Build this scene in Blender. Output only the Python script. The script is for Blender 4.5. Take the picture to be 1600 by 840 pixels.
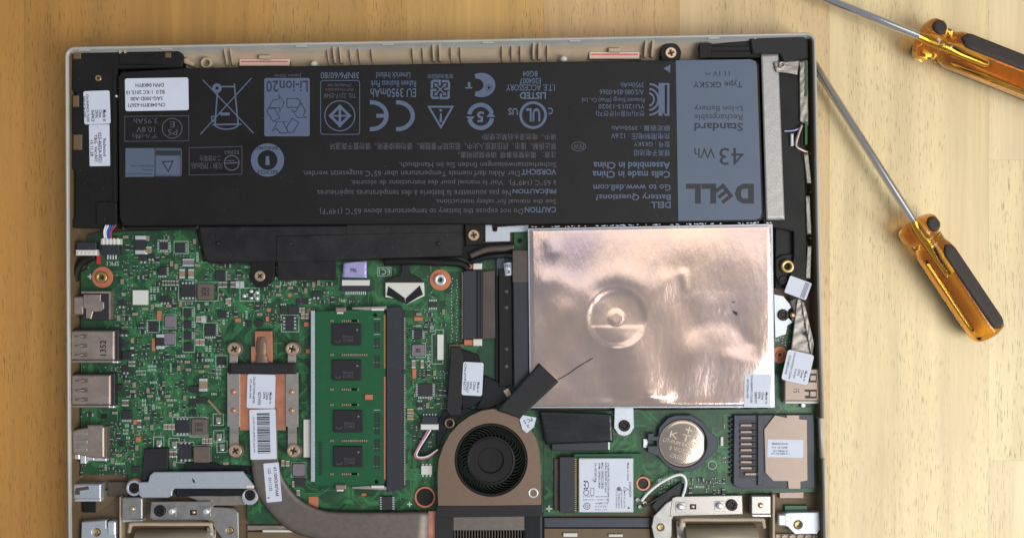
import bpy, math, random
from mathutils import Vector, Matrix
from mathutils.geometry import tessellate_polygon

# ------------------------------------------------------------------ scene, camera, light
sc = bpy.context.scene
for o in list(bpy.data.objects):
    bpy.data.objects.remove(o, do_unlink=True)
col = sc.collection
MM = 0.001
CAMZ = 450.0                      # mm above the table

cam = bpy.data.cameras.new('camera')
cam.sensor_width = 36.0
cam.lens = 36.0
cam.clip_start = 0.01
cam.clip_end = 50.0
camo = bpy.data.objects.new('camera', cam)
col.objects.link(camo)
camo.location = (0, 0, CAMZ * MM)
camo.rotation_euler = (0, 0, 0)
sc.camera = camo

world = bpy.data.worlds.new('World')
sc.world = world
world.use_nodes = True
bg = world.node_tree.nodes['Background']
bg.inputs[0].default_value = (0.80, 0.88, 1.0, 1)
bg.inputs[1].default_value = 0.36

def area_light(name, loc, target, sx, sy, power, color):
    l = bpy.data.lights.new(name, 'AREA')
    l.shape = 'RECTANGLE'
    l.size = sx
    l.size_y = sy
    l.energy = power
    l.color = color
    o = bpy.data.objects.new(name, l)
    col.objects.link(o)
    o.location = loc
    d = Vector(target) - Vector(loc)
    o.rotation_euler = d.to_track_quat('-Z', 'Y').to_euler()
    return o

# daylight from a window low on the right, and an overhead fill added like ceiling bounce for the drive foil to reflect
area_light('window_light', (1.02, -0.50, 1.15), (0.05, 0.0, 0.0), 0.80, 1.30, 25.0, (1.0, 0.985, 0.96))
area_light('foil_fill_light', (0.50, 0.43, 1.45), (0.50, 0.43, 0.0), 1.10, 0.84, 3.6, (1.0, 0.94, 0.86))

sc.view_settings.view_transform = 'Standard'
sc.view_settings.look = 'None'
sc.view_settings.gamma = 1.0
sc.view_settings.exposure = 0.0
sc.view_settings.use_curve_mapping = False
sc.render.engine = 'CYCLES'

R = random.Random(7)

# ------------------------------------------------------------------ helpers
def S(r, g, b):
    def f(c):
        c = c / 255.0
        return c / 12.92 if c <= 0.04045 else ((c + 0.055) / 1.055) ** 2.4
    return (f(r), f(g), f(b))

def pm(x, y, z):
    k = (CAMZ - z) / 1600.0
    return ((x - 800) * k, -(y - 420) * k, z)

def area2(p):
    return sum(p[i][0] * p[(i + 1) % len(p)][1] - p[(i + 1) % len(p)][0] * p[i][1] for i in range(len(p)))

def offset_poly(p, d):
    """move every corner of a counter-clockwise loop d to its left (inwards)"""
    n = len(p)
    out = []
    for i in range(n):
        a, b, c = p[i - 1], p[i], p[(i + 1) % n]
        e1 = Vector((b[0] - a[0], b[1] - a[1]))
        e2 = Vector((c[0] - b[0], c[1] - b[1]))
        if e1.length < 1e-9 or e2.length < 1e-9:
            out.append(b)
            continue
        e1.normalize(); e2.normalize()
        n1 = Vector((-e1.y, e1.x)); n2 = Vector((-e2.y, e2.x))
        m = n1 + n2
        if m.length < 1e-6:
            m = n1.copy()
        m.normalize()
        s = d / max(0.4, m.dot(n1))
        out.append((b[0] + m.x * s, b[1] + m.y * s))
    return out

def rr(x0, y0, x1, y1, r, n=4):
    pts = []
    for cx, cy, a in ((x1 - r, y1 - r, 0), (x0 + r, y1 - r, 90), (x0 + r, y0 + r, 180), (x1 - r, y0 + r, 270)):
        for i in range(n + 1):
            t = math.radians(a + 90 * i / n)
            pts.append((cx + r * math.cos(t), cy + r * math.sin(t)))
    return pts

def circ(cx, cy, r, n=28, ry=None, a0=0.0):
    ry = r if ry is None else ry
    return [(cx + r * math.cos(a0 + 2 * math.pi * i / n), cy + ry * math.sin(a0 + 2 * math.pi * i / n)) for i in range(n)]

def arc(cx, cy, r, a0, a1, n=16, ry=None):
    ry = r if ry is None else ry
    return [(cx + r * math.cos(math.radians(a0 + (a1 - a0) * i / n)), cy + ry * math.sin(math.radians(a0 + (a1 - a0) * i / n))) for i in range(n + 1)]

def turn(pts, cx, cy, deg):
    c, s = math.cos(math.radians(deg)), math.sin(math.radians(deg))
    return [(cx + (x - cx) * c - (y - cy) * s, cy + (x - cx) * s + (y - cy) * c) for x, y in pts]

def catmull(p, n=6):
    out = []
    for i in range(len(p) - 1):
        p0 = p[max(i - 1, 0)]; p1 = p[i]; p2 = p[i + 1]; p3 = p[min(i + 2, len(p) - 1)]
        for k in range(n):
            t = k / n
            out.append(tuple(0.5 * (2 * b + (c - a) * t + (2 * a - 5 * b + 4 * c - d) * t * t + (3 * b - a - 3 * c + d) * t ** 3)
                             for a, b, c, d in zip(p0, p1, p2, p3)))
    out.append(tuple(p[-1]))
    return out

ORG = {}

class MB:
    """collects geometry in millimetres, builds one mesh object"""
    def __init__(s):
        s.V = []; s.F = []; s.M = []; s.SM = []
    def face(s, idx, m=0, sm=False):
        s.F.append(tuple(idx)); s.M.append(m); s.SM.append(sm)
    def prism(s, outer, z0, z1, holes=(), ch=0.0, m=0, mtop=None, px=True, bottom=True):
        mtop = m if mtop is None else mtop
        loops = []
        for k, lp in enumerate([outer] + list(holes)):
            q = [pm(x, y, z1)[:2] for x, y in lp] if px else [(x, y) for x, y in lp]
            a = area2(q)
            if (k == 0 and a < 0) or (k > 0 and a > 0):
                q.reverse()
            loops.append(q)
        tops = []
        for q in loops:
            n = len(q)
            b = len(s.V)
            s.V += [(x, y, z0) for x, y in q]
            if ch > 0:
                s.V += [(x, y, z1 - ch) for x, y in q]
                s.V += [(x, y, z1) for x, y in offset_poly(q, ch)]
                rings = 2
            else:
                s.V += [(x, y, z1) for x, y in q]
                rings = 1
            for r in range(rings):
                for i in range(n):
                    j = (i + 1) % n
                    s.face((b + r * n + i, b + r * n + j, b + (r + 1) * n + j, b + (r + 1) * n + i), m)
            tops.append((b, b + rings * n, n))
        if len(loops) == 1:
            b, t, n = tops[0]
            s.face(range(t, t + n), mtop)
            if bottom:
                s.face(range(b + n - 1, b - 1, -1), m)
        else:
            idx = []
            polys = []
            for b, t, n in tops:
                idx += list(range(t, t + n))
                polys.append([Vector((s.V[i][0], s.V[i][1], 0)) for i in range(t, t + n)])
            for tri in tessellate_polygon(polys):
                f = [idx[i] for i in tri]
                p = [s.V[i] for i in f]
                if area2(p) < 0:
                    f.reverse()
                s.face(f, mtop)
        return s
    def box(s, x0, y0, x1, y1, z0, z1, ch=0.0, m=0, mtop=None):
        return s.prism([(x0, y0), (x1, y0), (x1, y1), (x0, y1)], z0, z1, ch=ch, m=m, mtop=mtop)
    def obox(s, cx, cy, w, h, deg, z0, z1, ch=0.0, m=0):
        p = turn([(cx - w / 2, cy - h / 2), (cx + w / 2, cy - h / 2), (cx + w / 2, cy + h / 2), (cx - w / 2, cy + h / 2)], cx, cy, deg)
        return s.prism(p, z0, z1, ch=ch, m=m)
    def cbox(s, cx, cy, z0, w, d, h, m=0, ch=0.0):      # millimetres, local
        return s.prism([(cx - w / 2, cy - d / 2), (cx + w / 2, cy - d / 2), (cx + w / 2, cy + d / 2), (cx - w / 2, cy + d / 2)], z0, z0 + h, px=False, m=m, ch=ch)
    def lathe(s, c, prof, seg=28, m=0, sm=True, px=True, cap=True):
        cx, cy = pm(c[0], c[1], prof[-1][1])[:2] if px else c
        b = len(s.V)
        for r, z in prof:
            for i in range(seg):
                t = 2 * math.pi * i / seg
                s.V.append((cx + r * math.cos(t), cy + r * math.sin(t), z))
        for k in range(len(prof) - 1):
            for i in range(seg):
                j = (i + 1) % seg
                s.face((b + k * seg + i, b + k * seg + j, b + (k + 1) * seg + j, b + (k + 1) * seg + i), m, sm)
        if cap:
            k = len(prof) - 1
            s.face([b + k * seg + i for i in range(seg)], m)
        return s
    def tube(s, pts, r, seg=8, m=0, px=True, flat=1.0):
        P = [Vector(pm(*p)) if px else Vector(p) for p in pts]
        b = len(s.V)
        n = len(P)
        up = Vector((0, 0, 1))
        for i, p in enumerate(P):
            t = (P[min(i + 1, n - 1)] - P[max(i - 1, 0)]).normalized()
            side = t.cross(up)
            if side.length < 1e-4:
                side = Vector((1, 0, 0))
            side.normalize()
            u = side.cross(t).normalized()
            rad = r[i] if isinstance(r, (list, tuple)) else r
            for k in range(seg):
                a = 2 * math.pi * k / seg
                q = p + side * (rad * math.cos(a)) + u * (rad * flat * math.sin(a))
                s.V.append(tuple(q))
        for i in range(n - 1):
            for k in range(seg):
                j = (k + 1) % seg
                s.face((b + i * seg + k, b + (i + 1) * seg + k, b + (i + 1) * seg + j, b + i * seg + j), m, True)
        s.face([b + k for k in range(seg)], m)
        s.face([b + (n - 1) * seg + k for k in range(seg - 1, -1, -1)], m)
        return s
    # flat printed marks
    def lift(s, z):
        s.k = (getattr(s, 'k', -1) + 1) % 14
        return z + 0.002 * s.k
    def fill(s, poly, z, holes=(), m=0):
        z = s.lift(z)
        lo = [[pm(x, y, z) for x, y in q] for q in [poly] + list(holes)]
        b = len(s.V)
        idx = []
        for q in lo:
            idx += list(range(len(s.V), len(s.V) + len(q)))
            s.V += q
        for tri in tessellate_polygon([[Vector((p[0], p[1], 0)) for p in q] for q in lo]):
            f = [idx[i] for i in tri]
            if area2([s.V[i] for i in f]) < 0:
                f.reverse()
            s.face(f, m)
        return s
    def stroke(s, pts, w, z, closed=False, m=0):
        z = s.lift(z)
        p = list(pts)
        if closed:
            p = p + [p[0]]
        q = [Vector(a) for a in p]
        n = len(q)
        b = len(s.V)
        for i in range(n):
            if closed and i in (0, n - 1):
                d1 = (q[0] - q[n - 2]).normalized(); d2 = (q[1] - q[0]).normalized()
            else:
                d1 = (q[i] - q[i - 1]).normalized() if i else (q[1] - q[0]).normalized()
                d2 = (q[i + 1] - q[i]).normalized() if i < n - 1 else d1
            n1 = Vector((-d1.y, d1.x)); n2 = Vector((-d2.y, d2.x))
            mm = n1 + n2
            if mm.length < 1e-5:
                mm = n1
            mm.normalize()
            k = w / 2 / max(0.45, mm.dot(n1))
            for sg in (1, -1):
                c = q[i] + mm * (k * sg)
                s.V.append(pm(c.x, c.y, z))
        for i in range(n - 1):
            s.face((b + 2 * i, b + 2 * i + 2, b + 2 * i + 3, b + 2 * i + 1), m)
        return s
    def grid(s, nx, ny, fn, m=0, sm=True):
        b = len(s.V)
        for j in range(ny + 1):
            for i in range(nx + 1):
                s.V.append(fn(i / nx, j / ny))
        for j in range(ny):
            for i in range(nx):
                a = b + j * (nx + 1) + i
                s.face((a, a + nx + 1, a + nx + 2, a + 1), m, sm)
        return s
    def mesh(s, name, mats, origin):
        ox, oy, oz = origin
        me = bpy.data.meshes.new(name)
        me.from_pydata([((x - ox) * MM, (y - oy) * MM, (z - oz) * MM) for x, y, z in s.V], [], s.F)
        for mt in mats:
            me.materials.append(mt)
        me.polygons.foreach_set('material_index', s.M)
        me.polygons.foreach_set('use_smooth', s.SM)
        me.update()
        return me
    def build(s, name, mat, parent=None, label=None, kind=None, smooth=None):
        mats = mat if isinstance(mat, (list, tuple)) else [mat]
        if smooth is not None:
            s.SM = [smooth] * len(s.F)
        xs = [v[0] for v in s.V]; ys = [v[1] for v in s.V]; zs = [v[2] for v in s.V]
        org = ((min(xs) + max(xs)) / 2, (min(ys) + max(ys)) / 2, min(zs))
        me = s.mesh(name, mats, org)
        return link(name, me, org, parent, label, kind)

def link(name, me, org, parent=None, label=None, kind=None, rz=0.0):
    o = bpy.data.objects.new(name, me)
    col.objects.link(o)
    ORG[o] = org
    if parent is not None:
        o.parent = parent
        p = ORG[parent]
        o.location = ((org[0] - p[0]) * MM, (org[1] - p[1]) * MM, (org[2] - p[2]) * MM)
    else:
        o.location = (org[0] * MM, org[1] * MM, org[2] * MM)
    o.rotation_euler = (0, 0, rz)
    if label:
        o['label'] = label
    if kind:
        o['kind'] = kind
    return o

def empty(name, x, y, z, parent=None, label=None):
    o = link(name, None, pm(x, y, z), parent, label)
    o.empty_display_size = 0.01
    return o

# ------------------------------------------------------------------ materials
def mat(name, rgb, rough=0.5, metal=0.0, var=0.0, scale=300.0, bump=0.0, bscale=2500.0, spec=0.5, stretch=None, coat=0.0, rvar=0.0):
    m = bpy.data.materials.new(name)
    m.use_nodes = True
    nt = m.node_tree
    b = nt.nodes['Principled BSDF']
    b.inputs['Base Color'].default_value = (*rgb, 1)
    b.inputs['Roughness'].default_value = rough
    b.inputs['Metallic'].default_value = metal
    b.inputs['Specular IOR Level'].default_value = spec
    b.inputs['Coat Weight'].default_value = coat
    geo = nt.nodes.new('ShaderNodeNewGeometry')
    vec = geo.outputs['Position']
    if stretch:
        mp = nt.nodes.new('ShaderNodeMapping')
        mp.inputs['Scale'].default_value = stretch
        nt.links.new(vec, mp.inputs['Vector'])
        vec = mp.outputs['Vector']
    if var > 0 or rvar > 0:
        n = nt.nodes.new('ShaderNodeTexNoise')
        n.inputs['Scale'].default_value = scale
        n.inputs['Detail'].default_value = 6
        n.inputs['Roughness'].default_value = 0.65
        nt.links.new(vec, n.inputs['Vector'])
        if var > 0:
            mr = nt.nodes.new('ShaderNodeMapRange')
            mr.inputs['From Min'].default_value = 0.25
            mr.inputs['From Max'].default_value = 0.75
            mr.inputs['To Min'].default_value = 1 - var
            mr.inputs['To Max'].default_value = 1 + var
            nt.links.new(n.outputs['Fac'], mr.inputs['Value'])
            mx = nt.nodes.new('ShaderNodeVectorMath')
            mx.operation = 'SCALE'
            mx.inputs[0].default_value = rgb
            nt.links.new(mr.outputs['Result'], mx.inputs['Scale'])
            nt.links.new(mx.outputs['Vector'], b.inputs['Base Color'])
        if rvar > 0:
            mr = nt.nodes.new('ShaderNodeMapRange')
            mr.inputs['From Min'].default_value = 0.3
            mr.inputs['From Max'].default_value = 0.7
            mr.inputs['To Min'].default_value = max(0.02, rough - rvar)
            mr.inputs['To Max'].default_value = min(1, rough + rvar)
            nt.links.new(n.outputs['Fac'], mr.inputs['Value'])
            nt.links.new(mr.outputs['Result'], b.inputs['Roughness'])
    if bump > 0:
        n2 = nt.nodes.new('ShaderNodeTexNoise')
        n2.inputs['Scale'].default_value = bscale
        n2.inputs['Detail'].default_value = 3
        nt.links.new(vec, n2.inputs['Vector'])
        bp = nt.nodes.new('ShaderNodeBump')
        bp.inputs['Strength'].default_value = bump
        bp.inputs['Distance'].default_value = 0.0002
        nt.links.new(n2.outputs['Fac'], bp.inputs['Height'])
        nt.links.new(bp.outputs['Normal'], b.inputs['Normal'])
    return m

def wood_material():
    m = bpy.data.materials.new('varnished_pine')
    m.use_nodes = True
    nt = m.node_tree
    N = nt.nodes; L = nt.links
    b = N['Principled BSDF']
    tc = N.new('ShaderNodeTexCoord')
    oi = N.new('ShaderNodeObjectInfo')
    off = N.new('ShaderNodeVectorMath'); off.operation = 'SCALE'
    off.inputs[0].default_value = (3.1, 7.7, 1.3)
    L.new(oi.outputs['Random'], off.inputs['Scale'])
    add = N.new('ShaderNodeVectorMath'); add.operation = 'ADD'
    L.new(tc.outputs['Object'], add.inputs[0]); L.new(off.outputs['Vector'], add.inputs[1])
    def noise(sx, sy, detail, rot=0.0, rough=0.6, dist=0.0):
        mp = N.new('ShaderNodeMapping')
        mp.inputs['Scale'].default_value = (sx, sy, sx)
        mp.inputs['Rotation'].default_value = (0, 0, rot)
        L.new(add.outputs['Vector'], mp.inputs['Vector'])
        n = N.new('ShaderNodeTexNoise')
        n.inputs['Scale'].default_value = 1.0
        n.inputs['Detail'].default_value = detail
        n.inputs['Roughness'].default_value = rough
        n.inputs['Distortion'].default_value = dist
        L.new(mp.outputs['Vector'], n.inputs['Vector'])
        return n.outputs['Fac']
    def remap(v, a, c, lo, hi):
        r = N.new('ShaderNodeMapRange')
        r.inputs['From Min'].default_value = a; r.inputs['From Max'].default_value = c
        r.inputs['To Min'].default_value = lo; r.inputs['To Max'].default_value = hi
        L.new(v, r.inputs['Value'])
        return r.outputs['Result']
    def mul(a, c):
        x = N.new('ShaderNodeMath'); x.operation = 'MULTIPLY'
        L.new(a, x.inputs[0]); L.new(c, x.inputs[1])
        return x.outputs[0]
    band = remap(noise(75, 2.6, 4, dist=0.5, rough=0.62), 0.30, 0.68, 0.80, 1.12)        # growth rings along the stave
    fine = remap(noise(520, 22, 5, rot=0.02, rough=0.7), 0.3, 0.7, 0.95, 1.04)
    blotch = remap(noise(9, 5, 3), 0.3, 0.7, 0.92, 1.07)
    pore = remap(noise(2500, 170, 1.0, rot=0.05), 0.60, 0.70, 1.0, 0.58)      # short dark pores
    pmask = remap(noise(26, 7, 2), 0.40, 0.56, 0.05, 1.0)
    inv = N.new('ShaderNodeMix'); inv.data_type = 'FLOAT'
    inv.inputs[2].default_value = 1.0
    L.new(pmask, inv.inputs[0]); L.new(pore, inv.inputs[3])
    k = mul(mul(band, fine), mul(blotch, inv.outputs[0]))
    tint = N.new('ShaderNodeVectorMath'); tint.operation = 'SCALE'
    L.new(oi.outputs['Color'], tint.inputs[0]); L.new(k, tint.inputs['Scale'])
    # darker grain is redder: raise green/blue to a power by k
    gam = N.new('ShaderNodeVectorMath'); gam.operation = 'POWER'
    L.new(tint.outputs['Vector'], gam.inputs[0]); gam.inputs[1].default_value = (1.0, 1.05, 1.12)
    L.new(gam.outputs['Vector'], b.inputs['Base Color'])
    b.inputs['Roughness'].default_value = 0.42
    L.new(remap(noise(30, 20, 4), 0.3, 0.7, 0.36, 0.48), b.inputs['Roughness'])
    b.inputs['Specular IOR Level'].default_value = 0.45
    bp = N.new('ShaderNodeBump')
    bp.inputs['Strength'].default_value = 0.12
    bp.inputs['Distance'].default_value = 0.0002
    L.new(k, bp.inputs['Height'])
    L.new(bp.outputs['Normal'], b.inputs['Normal'])
    return m

def amber_material():
    m = bpy.data.materials.new('amber_acetate')
    m.use_nodes = True
    b = m.node_tree.nodes['Principled BSDF']
    b.inputs['Base Color'].default_value = (1.0, 0.50, 0.05, 1)
    b.inputs['Roughness'].default_value = 0.035
    b.inputs['Transmission Weight'].default_value = 1.0
    b.inputs['IOR'].default_value = 1.45
    return m

def foil_material():
    m = mat('drive_foil', S(206, 186, 172), 0.165, 0.97, 0.0, 40, 0.0)
    nt = m.node_tree; N = nt.nodes; L = nt.links
    b = N['Principled BSDF']
    geo = N.new('ShaderNodeNewGeometry')
    def noise(scale, detail, vec, rough=0.6):
        n = N.new('ShaderNodeTexNoise')
        n.inputs['Scale'].default_value = scale; n.inputs['Detail'].default_value = detail; n.inputs['Roughness'].default_value = rough
        L.new(vec, n.inputs['Vector'])
        return n.outputs['Fac']
    cr = N.new('ShaderNodeValToRGB')
    cr.color_ramp.elements[0].position = 0.36; cr.color_ramp.elements[0].color = (*S(194, 177, 183), 1)
    cr.color_ramp.elements[1].position = 0.62; cr.color_ramp.elements[1].color = (*S(236, 206, 188), 1)
    L.new(noise(22, 4, geo.outputs['Position']), cr.inputs['Fac'])
    L.new(cr.outputs['Color'], b.inputs['Base Color'])
    mp = N.new('ShaderNodeMapping'); mp.inputs['Rotation'].default_value = (0, 0, 0.6); mp.inputs['Scale'].default_value = (1.0, 0.35, 1.0)
    L.new(geo.outputs['Position'], mp.inputs['Vector'])
    bp = N.new('ShaderNodeBump'); bp.inputs['Strength'].default_value = 0.16; bp.inputs['Distance'].default_value = 0.0004
    L.new(noise(420, 5, mp.outputs['Vector'], 0.55), bp.inputs['Height'])
    L.new(bp.outputs['Normal'], b.inputs['Normal'])
    return m

M = dict(
    wood=wood_material(), amber=amber_material(),
    shell=mat('champagne_shell', S(174, 172, 165), 0.42, 0.1, 0.10, 70, 0.08, 5000, rvar=0.08),
    frame=mat('tan_frame_plastic', S(102, 84, 60), 0.6, 0.0, 0.18, 70, 0.1, 1500),
    rib=mat('beige_rib_plastic', S(176, 158, 134), 0.5, 0.0, 0.08, 200),
    black=mat('black_plastic', S(22, 20, 19), 0.55, 0.0, 0.22, 90, 0.15, 3500, rvar=0.1, spec=0.3),
    battery=mat('battery_wrap', S(21, 19, 19), 0.50, 0.0, 0.2, 45, 0.8, 90, rvar=0.12, spec=0.32),
    flange=mat('black_flange_plastic', S(26, 24, 25), 0.38, 0.0, 0.3, 120, 0.2, 2500, rvar=0.12),
    panel=mat('blue_grey_label', S(82, 95, 114), 0.5, 0.0, 0.06, 60, 0.06, 900),
    ink=mat('blue_grey_ink', S(82, 95, 120), 0.6),
    inkdim=mat('dim_grey_ink', S(78, 78, 88), 0.6),
    inkdark=mat('dark_print_ink', S(36, 38, 46), 0.6),
    paper=mat('white_label_paper', S(202, 207, 220), 0.55, 0.0, 0.04, 100, 0.05, 1200),
    print=mat('black_print_ink', S(30, 30, 37), 0.6),
    printgrey=mat('grey_print_ink', S(96, 98, 110), 0.6),
    pcb=mat('green_solder_mask', S(33, 72, 43), 0.38, 0.0, 0.48, 130, 0.25, 1400, spec=0.5, rvar=0.1),
    pcb2=mat('memory_solder_mask', S(22, 84, 49), 0.36, 0.0, 0.12, 200, 0.12, 2500),
    trace=mat('trace_green', S(58, 122, 72), 0.36, 0.0, 0.2, 300),
    traced=mat('trace_dark_green', S(28, 66, 44), 0.4, 0.0, 0.2, 300),
    silk=mat('silkscreen_white', S(168, 184, 172), 0.6, 0.0, 0.15, 900),
    chip=mat('chip_epoxy', S(39, 38, 43), 0.55, 0.0, 0.15, 500, 0.1, 5000),
    chipd=mat('memory_chip_epoxy', S(34, 33, 36), 0.55, 0.0, 0.12, 500, 0.1, 5000, spec=0.35),
    bladem=mat('fan_blade_plastic', S(14, 13, 13), 0.6, 0.0, spec=0.25),
    chipp=mat('inductor_grey', S(118, 108, 116), 0.55, 0.0, 0.12, 500, 0.1, 4000),
    chipb=mat('inductor_brown', S(98, 86, 78), 0.6, 0.0, 0.15, 400, 0.15, 4000),
    tan=mat('ceramic_tan', S(146, 121, 100), 0.5, 0.0, 0.15, 700),
    solder=mat('solder_tin', S(224, 226, 226), 0.30, 0.65, 0.1, 900, 0.2, 3000),
    gold=mat('gold_contact', S(202, 158, 84), 0.3, 0.9, 0.1, 800),
    orange=mat('bare_copper_pad', S(192, 118, 86), 0.45, 0.3, 0.1, 600),
    copper=mat('copper_plate', S(204, 138, 110), 0.38, 0.65, 0.14, 160, 0.12, 2200, rvar=0.08),
    steel=mat('nickel_steel', S(186, 178, 168), 0.36, 0.85, 0.06, 300, 0.08, 3500, rvar=0.06),
    steelb=mat('zinc_bracket', S(190, 196, 204), 0.42, 0.65, 0.12, 1800, 0.4, 4000),
    hinge=mat('hinge_steel', S(174, 170, 165), 0.36, 0.85, 0.12, 250, 0.2, 3000, rvar=0.1),
    barrel=mat('hinge_barrel_paint', S(152, 142, 120), 0.35, 0.4, 0.05, 200),
    usb=mat('usb_shield_metal', S(176, 160, 148), 0.38, 0.8, 0.14, 240, 0.15, 2500, rvar=0.1),
    pinkm=mat('pinkish_nickel', S(150, 133, 122), 0.42, 0.5, 0.05, 250, 0.05, 3000),
    bronze=mat('fan_plate_bronze', S(124, 104, 89), 0.45, 0.6, 0.06, 400, 0.2, 6000),
    pipe=mat('heat_pipe_bronze', S(114, 105, 99), 0.46, 0.6, 0.16, 400, 0.3, 5000),
    foil=foil_material(),
    tin=mat('dull_tin', S(154, 157, 155), 0.45, 0.4, 0.1, 900),
    foiltape=mat('aluminium_tape', S(168, 165, 162), 0.48, 0.7, 0.16, 1500, 0.8, 2600),
    crumple=mat('crumpled_foil', S(150, 144, 136), 0.46, 0.6, 0.15, 300, 0.8, 420),
    drive=mat('drive_edge_metal', S(176, 184, 194), 0.32, 0.85, 0.1, 300),
    coin=mat('coin_cell_steel', S(214, 194, 176), 0.14, 0.97, 0.02, 200),
    socket=mat('slate_connector_plastic', S(41, 42, 50), 0.5, 0.0, 0.12, 500),
    holder=mat('slate_holder_plastic', S(58, 62, 72), 0.5, 0.0, 0.12, 400),
    barplastic=mat('grey_brown_film', S(78, 68, 62), 0.4, 0.0, 0.2, 200),
    tape=mat('black_tape', S(26, 25, 27), 0.7, 0.0, 0.2, 300, 0.4, 4500),
    film=mat('black_film', S(17, 19, 22), 0.3, 0.0, 0.3, 80, 0.3, 300),
    white=mat('white_plastic', S(208, 206, 198), 0.5),
    bluefilm=mat('lilac_ribbon', S(164, 156, 204), 0.3, 0.2, 0.1, 200),
    screw=mat('bronze_screw', S(214, 186, 158), 0.34, 0.85, 0.1, 900),
    screwd=mat('dark_screw', S(48, 44, 44), 0.45, 0.6),
    hole=mat('deep_hole_black', S(18, 16, 16), 0.8),
    brass=mat('brass_standoff', S(190, 160, 106), 0.34, 0.9),
    rubber=mat('black_rubber_grip', S(58, 50, 46), 0.75, 0.0, 0.15, 500, 0.5, 4500),
    chrome=mat('chrome_shaft', S(214, 212, 208), 0.24, 1.0, 0.03, 100),
    red=mat('red_wire', S(190, 44, 44), 0.45), blue=mat('blue_wire', S(40, 84, 180), 0.45),
    whitew=mat('white_wire', S(224, 224, 224), 0.45), pinkw=mat('pink_wire', S(196, 110, 140), 0.45),
    pinkpaper=mat('pinkish_liner', S(222, 196, 180), 0.5, 0.0, 0.08, 150),
    redpaper=mat('red_line_print', S(208, 110, 102), 0.6),
)

# ------------------------------------------------------------------ queued lettering (text curves turned to meshes in one go)
QUEUE = []
def lettering(name, material, parent, z, items, xf=None):
    """items: (string, x0, y0, x1, y1, turn in degrees, boldness) fitted into photo-pixel boxes"""
    QUEUE.append((name, material, parent, z, items, xf))

def flush_lettering():
    made = []
    for q in QUEUE:
        for it in q[4]:
            c = bpy.data.curves.new('t', 'FONT')
            c.body = it[0]
            c.resolution_u = 2
            c.offset = it[6] if len(it) > 6 else (0.012 if q[0] == 'sticker_print' else 0.0)
            o = bpy.data.objects.new('t', c)
            col.objects.link(o)
            made.append(o)
    bpy.context.view_layer.update()
    dg = bpy.context.evaluated_depsgraph_get()
    k = 0
    for name, material, parent, z, items, xf in QUEUE:
        for it in items:
            mb = MB()
            o = made[k]; k += 1
            ev = o.evaluated_get(dg)
            me = ev.to_mesh()
            if not len(me.vertices):
                ev.to_mesh_clear(); continue
            vs = [v.co.copy() for v in me.vertices]
            u0 = min(v.x for v in vs); u1 = max(v.x for v in vs)
            v0 = min(v.y for v in vs); v1 = max(v.y for v in vs)
            x0, y0, x1, y1, rot = it[1:6]
            b = len(mb.V)
            for v in vs:
                u = (v.x - u0) / max(1e-6, u1 - u0); w = (v.y - v0) / max(1e-6, v1 - v0)
                if rot == 0: p = (x0 + u * (x1 - x0), y1 - w * (y1 - y0))
                elif rot == 180: p = (x1 - u * (x1 - x0), y0 + w * (y1 - y0))
                elif rot == 90: p = (x0 + w * (x1 - x0), y0 + u * (y1 - y0))
                else: p = (x1 - w * (x1 - x0), y1 - u * (y1 - y0))
                if xf: p = xf(*p)
                mb.V.append(pm(p[0], p[1], z))
            for f in me.polygons:
                mb.face([b + i for i in f.vertices])
            ev.to_mesh_clear()
            mb.build(name, material, parent)
    for o in made:
        c = o.data
        bpy.data.objects.remove(o, do_unlink=True)
        bpy.data.curves.remove(c)

# ------------------------------------------------------------------ table
table = link('table_top', None, (0, 0, -25.0), kind='structure')
table.empty_display_size = 0.05
edges = [-900, -760, -610, -470, -330, -215, -95, 38, 132, 268, 424, 636, 850, 1062, 1296, 1545, 1700, 1860, 2010, 2180, 2330, 2500]
LEFTC = S(181, 136, 78); MIDC = S(198, 158, 102); RIGHTC = S(224, 206, 168)  # more orange staves at left; window sheen painted into the paler right ones
TR = random.Random(21)
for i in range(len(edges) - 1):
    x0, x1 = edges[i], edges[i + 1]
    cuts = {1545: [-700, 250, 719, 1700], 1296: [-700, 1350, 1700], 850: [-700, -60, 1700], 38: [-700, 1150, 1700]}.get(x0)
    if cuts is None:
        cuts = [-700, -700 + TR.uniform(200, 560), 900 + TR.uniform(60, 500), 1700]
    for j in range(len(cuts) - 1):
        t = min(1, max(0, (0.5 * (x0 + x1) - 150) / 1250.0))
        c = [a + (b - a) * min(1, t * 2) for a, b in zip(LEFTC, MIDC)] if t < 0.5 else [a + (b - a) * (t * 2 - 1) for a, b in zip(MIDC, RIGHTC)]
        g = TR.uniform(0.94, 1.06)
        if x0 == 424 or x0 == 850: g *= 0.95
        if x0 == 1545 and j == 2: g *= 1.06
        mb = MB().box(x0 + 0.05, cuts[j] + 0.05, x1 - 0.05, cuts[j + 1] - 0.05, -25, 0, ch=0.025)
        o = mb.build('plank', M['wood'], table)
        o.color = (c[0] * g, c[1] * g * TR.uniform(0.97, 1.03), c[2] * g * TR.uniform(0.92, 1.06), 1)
MB().box(-890, -690, 2490, 1690, -24, -1.2).build('under_board', M['wood'], table).color = (0.08, 0.05, 0.02, 1)

# ------------------------------------------------------------------ laptop
laptop = link('laptop', None, pm(695, 470, 0))
laptop.empty_display_size = 0.05
laptop['label'] = 'opened champagne silver laptop lying upside down with its circuit boards, battery and fan exposed'
laptop['category'] = 'laptop'

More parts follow.
